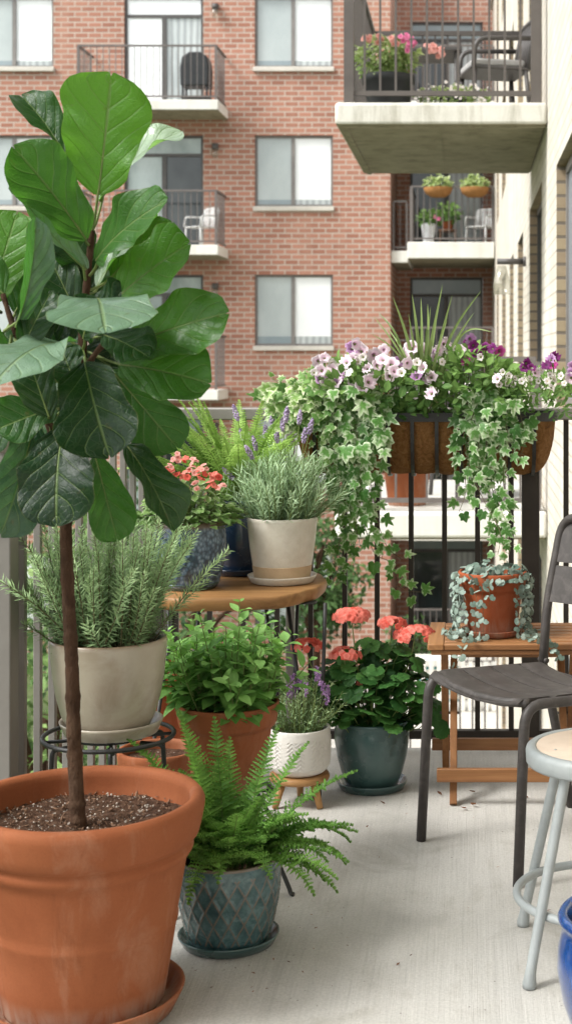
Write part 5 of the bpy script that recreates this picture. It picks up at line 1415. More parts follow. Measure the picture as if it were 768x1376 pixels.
ti, ci = plant('ivy_plant', 'variegated ivy with the longest strands cascading left of the middle of the planter', 'ivy', 480)
mb = OMB(ci)
D0 = 4.36
for q in ([(470, 520, 4.42), (462, 560, D0), (455, 610, D0), (470, 660, D0), (478, 720, 4.40), (465, 755, 4.41), (455, 785, 4.42)],
          [(485, 525, 4.42), (480, 570, D0), (478, 620, D0), (488, 670, D0), (500, 715, 4.38), (512, 745, 4.40), (535, 758, 4.42), (545, 790, 4.44), (578, 796, 4.45)],
          [(500, 530, 4.42), (505, 570, D0), (500, 620, D0), (508, 660, D0), (515, 700, 4.37), (528, 735, 4.38), (548, 752, 4.40)],
          [(455, 525, 4.42), (445, 560, D0), (450, 600, D0), (462, 640, D0), (470, 690, 4.38), (462, 735, 4.40), (458, 770, 4.42)],
          [(515, 535, 4.42), (518, 570, D0), (512, 610, D0), (505, 650, D0), (498, 690, 4.38)],
          [(492, 530, 4.42), (492, 580, D0), (470, 630, D0), (482, 690, 4.36), (492, 735, 4.38)],
          [(465, 530, 4.42), (470, 575, D0), (465, 620, D0), (475, 680, D0)],
          [(478, 535, 4.40), (488, 590, 4.34), (492, 640, 4.34), (490, 690, 4.35)]):
    ivy_strand(mb, [(a_ - 8, b_, c_) for a_, b_, c_ in q], .057, .038, .5, .0225)
for i in range(44):
    p = W(rnd.uniform(440, 515), rnd.uniform(515, 600), rnd.uniform(4.30, 4.40)); fan(mb, p, V((rnd.uniform(-.7, .7), -.3, -1)), V((0, -1, .5)) + rv(.5), rnd.uniform(.036, .068), rnd.choice((IVY, IVY2, IVY3)), .62 + rnd.uniform(-.3, .35), rnd.uniform(-.2, .1), 0, .36, 0, .08)
mb.build('foliage', [M['ivy'], M['stem_brown']], ti)
ti, ci = plant('ivy_plant', 'variegated ivy trailing from the right of the planter down over the silver-leaved terracotta pot', 'ivy', 655)
mb = OMB(ci)
for q in ([(640, 525, 4.42), (630, 565, D0), (622, 600, D0), (632, 640, 4.34), (650, 680, 4.33), (668, 715, 4.30), (665, 745, 4.28)],
          [(655, 525, 4.42), (655, 570, D0), (648, 610, D0), (655, 650, D0), (672, 690, 4.34), (682, 725, 4.30), (680, 745, 4.28)],
          [(670, 530, 4.42), (675, 565, D0), (680, 600, D0), (672, 640, D0), (678, 680, 4.34)],
          [(690, 535, 4.42), (698, 570, D0), (700, 600, D0), (692, 615, D0)],
          [(625, 540, 4.42), (615, 580, D0), (618, 620, D0), (622, 660, 4.36), (612, 690, 4.37)],
          [(645, 530, 4.42), (640, 580, D0), (640, 620, D0), (646, 650, D0)],
          [(660, 530, 4.42), (665, 590, D0), (660, 640, D0), (664, 690, 4.34), (660, 722, 4.3)]):
    ivy_strand(mb, [(a_ + 3, b_, c_) for a_, b_, c_ in q], .056, .034, .5, .0225)
for i in range(30):
    p = W(rnd.uniform(628, 705), rnd.uniform(520, 590), rnd.uniform(4.30, 4.40)); fan(mb, p, V((rnd.uniform(-.7, .7), -.3, -1)), V((0, -1, .5)) + rv(.5), rnd.uniform(.036, .068), rnd.choice((IVY, IVY2, IVY3)), .6 + rnd.uniform(-.3, .35), rnd.uniform(-.2, .1), 0, .36, 0, .08)
mb.build('foliage', [M['ivy'], M['stem_brown']], ti)
ti, ci = plant('ivy_plant', 'pale cream-edged ivy spilling over the left end of the planter above the lavender', 'ivy', 415)
mb = OMB(ci)
for i in range(300):
    px = 455 - 100 * rnd.random() ** 1.15; tp_ = interp([(355, 520), (380, 522), (410, 505), (440, 490), (460, 490)], px); bt = interp([(355, 540), (375, 565), (410, 575), (460, 570)], px)
    p = W(px, rnd.uniform(tp_, bt), rnd.uniform(4.32, 4.52)); sz = rnd.uniform(.028, .052)
    fan(mb, p, V((rnd.uniform(-1, .6), -.4, rnd.uniform(-1, .4))), V((0, -1, .6)) + rv(.6), sz, rnd.choice((IVY2, IVY3, IVY)), rnd.uniform(.1, .85), rnd.uniform(-.2, .1), 0, .36)
for q in ([(430, 520, 4.45), (400, 530, 4.40), (375, 540, 4.38), (362, 525, 4.38)], [(425, 530, 4.45), (395, 550, 4.38), (372, 565, 4.38)], [(440, 540, 4.42), (432, 570, D0), (428, 600, D0), (436, 630, D0)], [(420, 510, 4.45), (390, 520, 4.44), (364, 508, 4.44)], [(445, 540, 4.42), (442, 590, D0), (448, 640, D0)]):
    ivy_strand(mb, q, .036, .024, .6, .02)
mb.build('foliage', [M['ivy_pale'], M['stem_green']], ti)

# ================================================================== folding table, silver trailing plant
ft = thing('folding_table', 'low slatted wooden folding table in front of the back railing', 'table', (.118, 4.22, 0))
def fb(name, x0, x1, y0, y1, z0, z1, mat, bev=.0025, tint=.5):
    mb = MB(); mb.box(x0 - .118, x1 - .118, y0 - 4.22, y1 - 4.22, z0, z1, 0, tint); return mb.build(name, M[mat], ft, bevel=bev)
TT = .448
rnd.seed(81)
for i in range(7):
    y0 = 4.052 + i * .0488; fb('slat', -.065, .345, y0, y0 + .0395, TT - .016, TT, 'teak', .0025, rnd.random())
fb('end_board', -.110, -.0655, 4.05, 4.392, TT - .0165, TT + .0005, 'teak_y'); 
fb('apron', -.10, .34, 4.056, 4.074, TT - .030, TT - .0165, 'teak', .002); fb('apron', -.02, .26, 4.30, 4.318, TT - .045, TT - .0165, 'teak', .002)
fb('apron', -.02, .26, 4.10, 4.118, TT - .045, TT - .0165, 'teak', .002)
def legbar(x, y0, z0, y1, z1, w=.030, th=.020):
    mb = MB(); mb.bar(V((x - .118, y0 - 4.22, z0)), V((x - .118, y1 - 4.22, z1)), th, w, (0, 1, 0)); mb.build('leg', M['teak_z'], ft, bevel=.002)
for x in (-.040, .268): legbar(x, 4.085, .001, 4.335, TT - .018)
for x in (-.064, .292): legbar(x, 4.355, .001, 4.105, TT - .018)
fb('stretcher', -.085, .315, 4.0735, 4.0925, .066, .102, 'teak', .002); fb('stretcher', -.105, .335, 4.350, 4.3685, .080, .114, 'teak', .002)
for x in (-.052, .28):
    mb = MB(); mb.tube([(x - .118 - .028, 0, .222), (x - .118 + .028, 0, .222)], .004, 8); mb.build('bolt', M['frame_dark'], ft)
SVX, SVY = .069, 4.20; p = V((SVX, SVY, TT + .0015))
saucer('small red terracotta saucer on the folding table under the silver trailing plant', p, .086, .018, M['terra_red'])
sv = thing('potted_dichondra', 'silver-leaved trailing plant spilling out of a small terracotta pot on the folding table', 'potted plant', p + V((0, 0, .0075)))
pot_mesh([(.066, 0), (.068, .004), (.0835, .112), (.084, .118), (.091, .121), (.0935, .127), (.0965, .160), (.0965, .168)], .009, .15, None, 72).build('pot', M['terra_red'], sv)
soil_mesh(.086, .152, .004).build('soil', [M['soil']], sv)
fol = MB(); stm = MB(); rnd.seed(91)
def sleaf(p, n, sz, tint): 
    n = V(n); d = V((rnd.uniform(-1, 1), rnd.uniform(-1, 1), rnd.uniform(-1, .4))); fan(fol, p, d, n, sz, HEART, tint, rnd.uniform(-.25, .15), 0, .1)
for i in range(120):
    a = rnd.uniform(0, 2 * PI); q = math.sqrt(rnd.random()); p_ = V((.104 * q * math.cos(a), .108 * q * math.sin(a), .158 + .034 * (1 - q * q) * rnd.random() + rnd.uniform(0, .016) - .012 * (q > .9)))
    sleaf(p_, V((math.cos(a) * q * .6, math.sin(a) * q * .6 - .25, .9)) + rv(.4), rnd.uniform(.018, .028), .5 + rnd.uniform(-.45, .45))
def sstrand(az, L, sw=.0, dens=.013, out=.0, sc=1.0):
    az = R(az); c, s = math.cos(az), math.sin(az); tx, ty = -s, c
    pts = [V((.085 * c, .085 * s, .165)), V((.104 * c, .104 * s, .160)), V((.109 * c, .109 * s, .135))]
    z = .135; k = 0; ln = .03; rr = .108; crawl = 0
    while ln < L:
        k += 1; ln += .022
        o = sw * math.sin(k * .9 + az * 3) * .012
        if z > .014: z -= .022; rr = max(.098 + out, rr - .001) + out * .25
        else:
            rr += .018; crawl += 1
            if crawl > 2 and L < .33: break
        pts.append(V((rr * c + tx * (o + sw * ln * .1), rr * s + ty * (o + sw * ln * .1), z if rr < .15 or pts[-1].y > -.1 else z)))
        if p.y + pts[-1].y < 4.046: z -= .022
    s_ = spline(pts, 3); stm.tube(s_, .0008, 4, caps=False)
    acc = 0
    for a_, b_ in zip(s_, s_[1:]):
        acc += (b_ - a_).length
        if acc > dens:
            acc = 0
            for sg in (-1, 1):
                q = b_ + V((tx * sg * .009, ty * sg * .009, rnd.uniform(-.004, .004))) + V((c, s, 0)) * rnd.uniform(.001, .008)
                sleaf(q, V((c, s - .4, .45)) + rv(.5), rnd.uniform(.014, .022) * sc, .58 + rnd.uniform(-.4, .4))
for az, L, sw, dn in ((-118, .34, .3, .024), (-104, .16, -.3, .04), (-50, .36, .3, .020), (-38, .30, .3, .017), (-24, .26, -.3, .019), (-8, .20, .3, .02), (-142, .27, .5, .021), (-156, .28, -.3, .018), (-170, .26, .4, .019), (178, .2, .3, .02), (-96, .07, .2, .03), (160, .16, .2, .02), (20, .16, 0, .02), (-32, .32, .5, .018), (-148, .32, -.6, .02)):
    sstrand(az, L, sw, dn)
fol.build('foliage', M['silver'], sv); stm.build('stem', M['stem_brown'], sv)
# ================================================================== metal chair, stool, blue pot
A_ = V((-.119, 3.785, 0)); B_ = V((.116, 3.455, 0)); sv_ = (B_ - A_).normalized(); fv = V((-.815, -.58, 0)).normalized()
CC = (A_ + B_) / 2 - fv * .235
chair = thing('metal_chair', 'dark bronze metal garden chair with slatted seat, turned to face left', 'chair', CC)
def C(u, w_, z): return sv_ * u + fv * w_ + V((0, 0, z))
HW = .2025; TR = .0125
for sg in (-1, 1):
    u = HW * sg
    mb = MB(); mb.tube(fillet([C(u * 1.0, .235, .001), C(u * .985, .212, .418), C(u * .985, -.150, .398)], .055, 7), TR, 12)
    mb.build('front_leg', M['chair'], chair)
    mb = MB(); mb.tube(fillet([C(u, -.258, .001), C(u * .985, -.160, .396)], .02), TR, 12); mb.build('rear_leg', M['chair'], chair)
mb = MB()
u = HW * .985
mb.tube(fillet([C(-u, -.156, .392), C(-u, -.170, .56), C(-u * .97, -.222, .798), C(u * .97, -.222, .798), C(u, -.170, .56), C(u, -.156, .392)], .06, 8), TR, 12)
mb.build('back_frame', M['chair'], chair)
mb = MB(); mb.tube([C(-u + .006, .198, .420), C(-u * .5, .208, .408), C(0, .211, .404), C(u * .5, .208, .408), C(u - .006, .198, .420)], .011, 10); mb.build('front_rail', M['chair'], chair)
mb = MB(); mb.tube([C(-u, -.14, .390), C(u, -.14, .390)], .010, 10); mb.build('rear_rail', M['chair'], chair)
def seatz(u_, w_): return .4305 - .021 * (1 - (u_ / .19) ** 2) - .018 * ((.2 - w_) / .4) + .0
ws = [(.222, .118), (.114, .026), (.022, -.066), (-.070, -.146)]
for a, b in ws:
    mb = MB(); vs = []; nu_, nw = 16, 8
    for i in range(nu_ + 1):
        uu = -.186 + .372 * i / nu_
        for j in range(nw + 1):
            w_ = a + (b - a) * j / nw
            z = seatz(uu, w_) - (.006 * max(0, (w_ - .205) / .017)) ; lip = -.0035 if j in (0, nw) else 0
            vs.append(C(uu, w_, z + lip))
    k = nw + 1
    top = len(vs); vs += [q - V((0, 0, .004)) for q in vs]
    fs = [(i * k + j, i * k + j + 1, (i + 1) * k + j + 1, (i + 1) * k + j) for i in range(nu_) for j in range(nw)]
    fs += [tuple(top + q for q in reversed(f)) for f in fs]
    for i in range(nu_):
        for j in (0, nw):
            f = (i * k + j, (i + 1) * k + j, top + (i + 1) * k + j, top + i * k + j); fs.append(f if j == 0 else tuple(reversed(f)))
    for j in range(nw):
        for i in (0, nu_):
            f = (i * k + j + 1, i * k + j, top + i * k + j, top + i * k + j + 1); fs.append(f if i == 0 else tuple(reversed(f)))
    mb.add(vs, fs); mb.build('seat_slat', M['chair'], chair, angle=45)
def backw(z): return interp([(.392, -.156), (.56, -.172), (.80, -.223)], z)
for z0, z1 in ((.572, .668), (.678, .784)):
    mb = MB(); vs = []; nu_, nz = 16, 5
    for i in range(nu_ + 1):
        uu = -.190 + .38 * i / nu_
        for j in range(nz + 1):
            z = z0 + (z1 - z0) * j / nz
            w_ = backw(z) - .030 * (1 - (uu / .19) ** 2); vs.append(C(uu, w_ + .002, z))
    k = nz + 1; top = len(vs); vs += [q + fv * .004 for q in vs]
    fs = [(i * k + j, (i + 1) * k + j, (i + 1) * k + j + 1, i * k + j + 1) for i in range(nu_) for j in range(nz)]
    fs += [tuple(top + q for q in reversed(f)) for f in fs]
    for i in range(nu_):
        for j in (0, nz):
            f = (i * k + j, (i + 1) * k + j, top + (i + 1) * k + j, top + i * k + j); fs.append(f if j else tuple(reversed(f)))
    for j in range(nz):
        for i in (0, nu_):
            f = (i * k + j + 1, i * k + j, top + i * k + j, top + i * k + j + 1); fs.append(f if i else tuple(reversed(f)))
    mb.add(vs, fs); mb.build('back_slat', M['chair'], chair, angle=45)
for sg in (-1, 1):
    for wq in (-.19,):
        mb = MB(); q = C(HW * .985 * sg, -.158, .415); mb.tube([q + C(-.017, 0, 0), q + C(.017, 0, 0)], .007, 8); mb.build('bolt', M['chair'], chair)

st = thing('work_stool', 'round grey metal stool with a tan board seat and foot ring', 'stool', (.279, 3.06, 0))
ZS = .432
b = MB(); b.lathe([(.0005, ZS - .030), (.146, ZS - .030), (.1475, ZS - .036), (.156, ZS - .036), (.1595, ZS - .031), (.1605, ZS - .010), (.1585, ZS - .003), (.153, ZS + .0005), (.143, ZS + .0012), (.1395, ZS - .001), (.139, ZS - .006), (.0005, ZS - .006)], 96)
b.build('seat_pan', M['stool'], st)
b = MB(); b.lathe([(.0005, ZS - .0055), (.1380, ZS - .0055), (.1385, ZS - .001), (.1375, ZS + .0004), (.0005, ZS + .0006)], 96); seat = b.build('seat_board', M['ply'], st)
b = MB()
for a in (200, 250, 110, 340): b.lathe([(.0005, 0), (.0032, 0), (.003, .0008), (.0005, .0012)], 12, None, 0, (.108 * math.cos(R(a)), .108 * math.sin(R(a)), ZS + .0006))
b.build('screw', M['stool'], seat)
for a in (45, 135, 225, 315):
    c, s = math.cos(R(a)), math.sin(R(a)); b = MB()
    pts = [(.118, ZS - .0305), (.122, ZS - .05), (.218, .045), (.2222, .028), (.2255, .010), (.226, .001)]
    b.tube([(r_ * c, r_ * s, z) for r_, z in pts], [.0112, .0108, .0105, .0112, .0138, .0135], 16); b.build('leg', M['stool'], st)
b = MB(); b.tube([(.1785 * math.cos(k * PI / 48), .1785 * math.sin(k * PI / 48), .128) for k in range(96)], .0088, 12, closed=True); b.build('foot_ring', M['stool'], st)

bp = thing('garden_pot', 'glossy bright blue glazed ceramic pot beside the grey stool', 'flower pot', (.296, 2.6, .001))
pot_mesh([(.088, 0), (.092, .004), (.112, .05), (.131, .105), (.1405, .160), (.139, .195), (.1325, .222), (.1285, .233), (.1305, .239), (.1375, .244), (.1395, .250), (.137, .256)], .016, .21, None, 96).build('pot', M['blue_glaze'], bp)
soil_mesh(.118, .212, .005, chips=80).build('soil', [M['soil'], M['perlite'], M['bark_chip']], bp)

# dry leaves and crumbs lying on the floor
rnd.seed(101)
for (px, py, s_, lab) in ((633, 1083, .016, 'curled dark red dry leaf on the floor between the folding table legs'), (626, 1088, .012, 'small reddish dry leaf beside the curled one under the folding table'), (638, 1066, .012, 'dark brown dry leaf under the folding table near the stretcher'), (593, 1070, .010, 'tiny dark dry leaf on the floor left of the folding table leg'), (709, 1074, .009, 'tiny black dry leaf on the floor right of the chair leg'), (517, 1082, .011, 'thin dry leaf on the floor right of the geranium saucer'), (493, 1113, .008, 'tiny brown crumb of leaf on the open floor below the geranium')):
    d = 2460 / (py - 480.0); q = W(px, py, d); mb = MB()
    blade(mb, V((0, 0, .002)), V((rnd.uniform(-1, 1), rnd.uniform(-1, 1), .1)), V((0, 0, 1)) + rv(.3), s_ * 1.8, s_, OVATE, 5, 2, .5, -.3, rnd.random())
    o = mb.build('dry_leaf', M['dry'], None); o.location = (q.x, q.y, .0015); tag(o, lab, 'dry leaf', 'dry leaves on the balcony floor')

mb = MB(); rnd.seed(131)
for i in range(130):
    if i < 60: a = rnd.uniform(0, 2 * PI); q = rnd.uniform(.115, .26); x, y = -.50 + q * math.cos(a), 3.13 + q * math.sin(a)
    else: x, y = rnd.uniform(-.55, .5), rnd.uniform(2.55, 4.5)
    s_ = rnd.uniform(.0012, .0042) * (1.5 if rnd.random() < .1 else 1)
    blade(mb, V((x, y, .0018)), V((rnd.uniform(-1, 1), rnd.uniform(-1, 1), .05)), V((0, 0, 1)) + rv(.25), s_ * 2.2, s_, OVATE, 2, 1, .4, -.2, rnd.random())
o = mb.build('debris', M['dry'], None); tag(o, 'scattered soil crumbs and leaf bits on the concrete floor', 'debris', None, 'stuff')
# ================================================================== things on the neighbours' balconies
rnd.seed(201)
def leafball(mb, c, rx, ry, rz, n, sz, prof=ROUND, asp=.7, mi=0, t0=.5):
    for i in range(n):
        q = V((rnd.gauss(0, 1), rnd.gauss(0, 1), rnd.gauss(0, 1))).normalized() * (rnd.random() ** .4)
        p = V(c) + V((q.x * rx, q.y * ry, q.z * rz)); s_ = sz * rnd.uniform(.6, 1.3)
        blade(mb, p, q + rv(.8), q + V((0, -.3, .7)) + rv(.4), s_, s_ * asp, prof, 2, 1, .2, .2, t0 + .3 * q.z + rnd.uniform(-.25, .25), mi)
ZU = 3.15
tp = thing('potted_geranium', 'pink geraniums in a big black tub on the upper neighbour balcony', 'potted plant', (-.62, 11.62, ZU + .001))
pot_mesh([(.155, 0), (.158, .01), (.19, .20), (.203, .205), (.208, .26), (.206, .27)], .015, .235, None, 40).build('pot', M['black_plastic'], tp)
mb = MB(); leafball(mb, (-.02, -.02, .40), .27, .22, .17, 620, .06); mb.build('foliage', M['paleleaf'], tp)
for (px, py, kd) in ((492, 50, 'salmon'), (541, 52, 'hotpink'), (552, 55, 'hotpink'), (548, 62, 'hotpink'), (582, 66, 'salmon'), (590, 70, 'salmon'), (577, 62, 'salmon'), (531, 54, 'salmon'), (507, 52, 'salmon')):
    c = W(px, py, 11.42) - V(tp.location); mb = MB()
    for k in range(7): q = rv(.035); flower(mb, c + q, q + V((0, -.05, .02)), .026, rnd.uniform(0, .4), 0, 5, .3, .1, 10)
    mb.build('flower_head', M[kd], tp)
tp = thing('potted_bacopa', 'low trailing plant with tiny white flowers behind the railing of the upper balcony', 'potted plant', (-.12, 11.66, ZU + .001))
pot_mesh([(.09, 0), (.092, .005), (.11, .09), (.112, .1)], .01, .085, None, 32).build('pot', M['black_plastic'], tp)
mb = MB(); leafball(mb, (0, -.02, .11), .30, .18, .085, 620, .035); mb.build('foliage', M['paleleaf'], tp)
mb = MB()
for i in range(90):
    q = V((rnd.uniform(-.29, .29), rnd.uniform(-.2, .1), rnd.uniform(.06, .2))); flower(mb, q, V((0, -1, .6)) + rv(.4), .015, 0, 0, 5, .2, 0, 8)
mb.build('blossom', M['white_p'], tp)
def patio_chair(name, label, loc, rz, mat, cush=None, s=1.0, arms=True):
    t = thing(name, label, 'chair', loc, rz)
    for x in (-.24, .24):
        for y, y2 in ((-.24, -.22), (.24, .20)):
            mb = MB(); mb.tube([(x * 1.05, y, .001), (x, y2, .40)], .019, 8); mb.build('leg', M[mat], t)
    mb = MB(); mb.box(-.26, .26, -.26, .24, .40, .425); mb.build('seat', M[mat], t, bevel=.01)
    mb = MB(); mb.tube(fillet([(-.25, .22, .42), (-.25, .30, .84), (.25, .30, .84), (.25, .22, .42)], .1, 6), .02, 8)
    for k in range(7): mb.bar((-.2 + k * .066, .226, .44), (-.2 + k * .066, .297, .83), .04, .008, (0, 1, 0))
    mb.build('backrest', M[mat], t)
    for x in (-.27, .27):
        mb = MB(); mb.tube(fillet([(x, -.24, .42), (x, -.22, .64), (x, .26, .66)], .09, 6), .02, 8); mb.build('armrest', M[mat], t)
    if cush:
        mb = MB(); mb.box(-.235, .235, -.24, .2, .427, .49); mb.build('cushion', M[cush], t, bevel=.02)
    return t
patio_chair('patio_chair', 'dark curved-arm patio chair with a grey cushion on the upper balcony', (.22, 12.25, ZU + .001), -1.35, 'frame_dark', 'grey_cushion')
t = thing('patio_table', 'slatted dark patio table deeper on the upper balcony', 'table', (-.35, 12.9, ZU + .001))
mb = MB()
for k in range(6): mb.box(-.3, .3, -.3 + k * .1, -.21 + k * .1, .68, .71)
mb.build('table_top', M['frame_dark'], t, bevel=.004)
for x in (-.25, .25):
    for y in (-.25, .25):
        mb = MB(); mb.tube([(x, y, .001), (x, y, .679)], .018, 8); mb.build('leg', M['frame_dark'], t)
# level with us: terracotta tub on the next balcony
ZL = .065
tp = thing('terracotta_tub', 'large pale terracotta tub on the neighbour balcony seen through the balusters', 'flower pot', (-.48, 11.75, ZL + .001))
pot_mesh([(.145, 0), (.15, .01), (.185, .30), (.2, .305), (.205, .36), (.203, .37)], .016, .33, None, 40).build('pot', M['terra'], tp)
mb = MB(); leafball(mb, (0, 0, .42), .2, .2, .12, 260, .06); mb.build('foliage', M['petleaf'], tp)
patio_chair('patio_chair', 'slim dark chair on the neighbour balcony behind the planter basket', (.02, 12.5, ZL + .001), .5, 'frame_dark')
# brick block: grill, plastic chair, recessed balcony furniture
fz0 = .53
t = thing('barbecue_grill', 'black covered barbecue grill on the top left brick-block balcony', 'grill', (-5.86, 32.2, fz0 + 6.18 + .001))
mb = MB(); prof_ = [(-.30, .35), (-.31, .75), (-.27, .98), (-.12, 1.08), (.12, 1.08), (.27, .98), (.31, .75), (.30, .35)]
vs = [(x, y, z) for y in (-.27, .27) for x, z in prof_]; n = 8
mb.add(vs, [tuple(range(n)), tuple(reversed(range(n, 2 * n)))] + [(i, n + i, n + (i + 1) % n, (i + 1) % n) for i in range(n)]); mb.build('hood', M['black_plastic'], t, bevel=.03)
for x in (-.26, .26):
    for y in (-.22, .22):
        mb = MB(); mb.bar((x, y, .001), (x, y, .349), .04, .04, (0, 1, 0)); mb.build('leg', M['black_plastic'], t)
mb = MB(); mb.box(-.31, .31, -.23, .23, .10, .13); mb.build('shelf', M['black_plastic'], t)
patio_chair('plastic_chair', 'white plastic armchair on the middle left brick-block balcony', (-5.75, 32.15, fz0 + 3.09 + .001), -.7, 'white_plastic')
ZR = 3.75
for (px, lab) in ((588, 'brown coir basket of greenery hung on the recessed balcony rail, above the white planter'), (637, 'brown coir basket of greenery hung on the recessed balcony rail, beside the cream wall')):
    c = W(px, 253, 32.5); t = thing('hanging_basket', lab, 'basket', (c.x, 32.5, c.z), 0, 'baskets on the recessed balcony rail')
    mb = MB(); mb.lathe([(.0005, -.20), (.16, -.19), (.27, -.12), (.32, 0), (.31, .01), (.0005, .0)], 32, lambda r, z, a, i: (r * (1 + .03 * math.sin(a * 12)), z)); mb.build('coir_bowl', M['coir'], t)
    mb = MB(); leafball(mb, (0, 0, .10), .30, .28, .13, 260, .09); leafball(mb, (-.02, 0, .25), .07, .07, .12, 30, .09); mb.build('foliage', M['paleleaf'], t)
t = thing('potted_plant', 'leafy plant with a pink bloom in a tall white planter on the recessed balcony', 'potted plant', (W(575, 320, 32.9).x, 32.9, ZR + .001))
pot_mesh([(.11, 0), (.115, .01), (.16, .40), (.165, .42)], .015, .38, None, 32).build('pot', M['white_ceramic'], t)
mb = MB(); leafball(mb, (.03, 0, .55), .27, .2, .17, 240, .1); mb.build('foliage', M['petleaf'], t)
mb = MB()
for k in range(5): q = rv(.05) + V((.2, -.15, .55)); flower(mb, q, V((0, -1, .3)) + rv(.3), .055, .1, 0, 5, .2, .1, 10)
mb.build('flower_head', M['hotpink'], t)
t = thing('potted_plant', 'bushy green plant on a small brown stand in the middle of the recessed balcony', 'potted plant', (W(601, 320, 33.5).x, 33.5, ZR + .001))
mb = MB(); mb.box(-.2, .2, -.2, .2, .30, .345); [mb.bar((x, y, .001), (x, y, .299), .04, .04, (0, 1, 0)) for x in (-.17, .17) for y in (-.17, .17)]; mb.build('stand', M['brown_wood'], t)
pot_mesh([(.1, .346), (.105, .35), (.14, .52), (.14, .54)], .012, .52, None, 24).build('pot', M['terra_dark'], t)
mb = MB(); leafball(mb, (.0, 0, .72), .28, .22, .22, 260, .1); mb.build('foliage', M['petleaf'], t)
patio_chair('plastic_chair', 'white chair with arms on the recessed balcony by the cream wall', (W(645, 320, 33.6).x, 33.6, ZR + .001), -.5, 'white_plastic')

# ================================================================== trees and shrubs in the court below
def tree(name, label, loc, h, cr_, n, mat, leaf=.11, cz=None, cat='tree', squash=1.0, limbs=6):
    t = thing(name, label, cat, loc)
    tr = MB(); base = V((0, 0, 0)); topz = h - cr_ * squash
    tr.tube(spline([base, V((rnd.uniform(-.1, .1), rnd.uniform(-.1, .1), topz * .5)), V((rnd.uniform(-.15, .15), 0, max(.3, topz)))], 5), [max(.03, .022 * h) * (1 - .05 * k) for k in range(11)], 10)
    cl = []
    for k in range(limbs):
        a = 2 * PI * k / limbs + rnd.uniform(-.4, .4); e = rnd.uniform(.2, 1.2)
        tip = V((math.cos(a) * math.cos(e) * cr_ * .75, math.sin(a) * math.cos(e) * cr_ * .75, topz + math.sin(e) * cr_ * .75 * squash))
        tr.tube(spline([V((0, 0, topz * .75)), V((tip.x * .5, tip.y * .5, (topz + tip.z) / 2)), tip], 4), [.05 - .004 * q for q in range(9)], 6); cl.append(tip)
    tr.build('trunk', M['bark'], t)
    mb = MB(); nc = 46
    cs = []
    for k in range(nc):
        q = V((rnd.gauss(0, 1), rnd.gauss(0, 1), rnd.gauss(0, 1))).normalized() * (.35 + .65 * rnd.random() ** .6)
        cs.append((V((q.x * cr_, q.y * cr_, topz + q.z * cr_ * squash)), rnd.uniform(.16, .34) * cr_, rnd.uniform(-.2, .2)))
    for i in range(n):
        c, rr, tt = rnd.choice(cs); q = V((rnd.gauss(0, 1), rnd.gauss(0, 1), rnd.gauss(0, 1))).normalized() * rr * (rnd.random() ** .35)
        p = c + V((q.x, q.y, q.z * .7)); s_ = leaf * rnd.uniform(.6, 1.3)
        if p.z < .15: continue
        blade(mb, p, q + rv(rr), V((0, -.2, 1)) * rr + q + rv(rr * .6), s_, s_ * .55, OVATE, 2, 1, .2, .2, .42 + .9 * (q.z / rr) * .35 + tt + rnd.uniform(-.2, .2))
    mb.build('crown', M[mat], t)
    return t
rnd.seed(301)
tree('courtyard_tree', 'mid green courtyard tree right behind the side railing of the balcony', (-3.75, 13.2, GZ), 5.6, 1.75, 3600, 'tree_light')
tree('courtyard_tree', 'dark green courtyard tree between the balcony corner and the brick block', (-3.9, 19.5, GZ), 5.3, 1.9, 3200, 'tree', .13)
tree('courtyard_tree', 'dark leafy tree below the window planter, in front of the brick wall', (-2.45, 23.5, GZ), 4.45, 1.0, 2600, 'tree', .14)
tree('courtyard_tree', 'light green tree at the far left beyond the side railing', (-6.4, 17.5, GZ), 5.8, 2.0, 3200, 'tree_light', .13)
tree('courtyard_tree', 'dense tree standing under the left brick-block balconies', (-6.6, 27, GZ), 5.2, 2.0, 2600, 'tree', .16)
tree('courtyard_bush', 'round bush on the ground under the side railing', (-3.3, 11.2, GZ), 2.6, 1.2, 2200, 'tree', .10, None, 'bush', .9, 4)
tree('courtyard_bush', 'pale bush growing at the edge of the lawn under the courtyard trees', (-4.6, 15.5, GZ), 2.4, 1.3, 2000, 'tree_light', .11, None, 'bush', .8, 4)
tree('courtyard_bush', 'low green bush beside the patio at the foot of the brick block', (-1.15, 31.6, GZ), 1.5, .6, 700, 'tree', .13, None, 'bush', .9, 3)
tree('courtyard_bush', 'wide dark bush on the lawn in front of the ground floor windows', (-5.2, 24, GZ), 2.4, 1.5, 1800, 'tree', .14, None, 'bush', .75, 4)
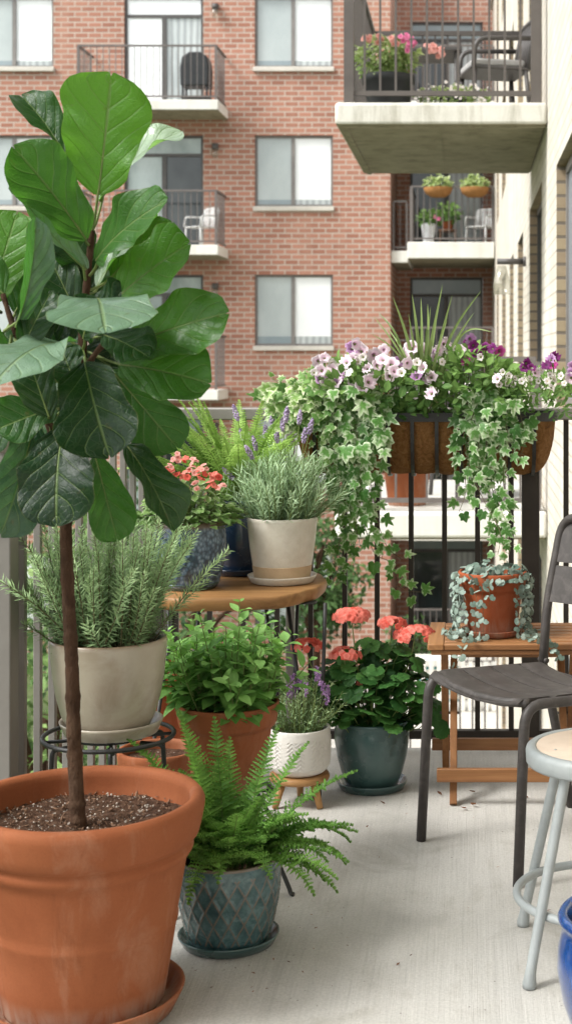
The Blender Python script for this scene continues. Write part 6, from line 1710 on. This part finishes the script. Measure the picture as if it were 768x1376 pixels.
# ================================================================== camera and light
cam = bpy.data.cameras.new('camera'); co = bpy.data.objects.new('camera', cam); COL.objects.link(co)
co.location = (0, 0, EYE); co.rotation_euler = (PI / 2, 0, 0)
cam.sensor_fit = 'AUTO'; cam.sensor_width = 36; cam.lens = 36 * 2000 / 1376
cam.shift_x = (384 - 628) / 1376; cam.shift_y = -(688 - 480) / 1376
cam.clip_start = .05; cam.clip_end = 2000
cam.dof.use_dof = True; cam.dof.focus_distance = 3.75; cam.dof.aperture_fstop = 7.5
SC.camera = co
world = bpy.data.worlds.new('World'); SC.world = world; world.use_nodes = True
nt = world.node_tree; nt.nodes.clear()
EL, AZ = R(48), R(244)      # sun height; direction the light comes from, clockwise from +Y
sky = nt.nodes.new('ShaderNodeTexSky'); sky.sky_type = 'NISHITA'; sky.sun_disc = False; sky.sun_elevation = EL; sky.sun_rotation = AZ
sky.dust_density = 3.0; sky.air_density = 1.0; sky.ozone_density = 1.0
hs = nt.nodes.new('ShaderNodeHueSaturation'); hs.inputs['Saturation'].default_value = .22; hs.inputs['Value'].default_value = 2.5
bg = nt.nodes.new('ShaderNodeBackground'); bg.inputs[1].default_value = .15
tint_ = nt.nodes.new('ShaderNodeMix'); tint_.data_type = 'RGBA'; tint_.blend_type = 'MULTIPLY'; tint_.inputs[0].default_value = 1.0; tint_.inputs[7].default_value = (.985, 1.0, .99, 1)
out = nt.nodes.new('ShaderNodeOutputWorld')
nt.links.new(sky.outputs[0], hs.inputs['Color']); nt.links.new(hs.outputs[0], tint_.inputs[6]); nt.links.new(tint_.outputs[2], bg.inputs[0]); nt.links.new(bg.outputs[0], out.inputs[0])
sun = bpy.data.lights.new('sun', 'SUN'); sun.energy = 3.2; sun.angle = R(18); sun.color = (1.0, .985, .95)
so = bpy.data.objects.new('sun', sun); COL.objects.link(so)
dirv = V((math.sin(AZ) * math.cos(EL), math.cos(AZ) * math.cos(EL), math.sin(EL)))
so.rotation_euler = (-dirv).to_track_quat('-Z', 'Y').to_euler()
so.location = dirv * 30
SC.render.engine = 'CYCLES'
SC.view_settings.view_transform = 'Standard'; SC.view_settings.look = 'None'; SC.view_settings.exposure = 0; SC.view_settings.gamma = 1
SC.cycles.use_denoising = True
SC.cycles.max_bounces = 8; SC.cycles.diffuse_bounces = 4; SC.cycles.glossy_bounces = 3; SC.cycles.transmission_bounces = 4; SC.cycles.transparent_max_bounces = 8
SC.cycles.sample_clamp_indirect = 6
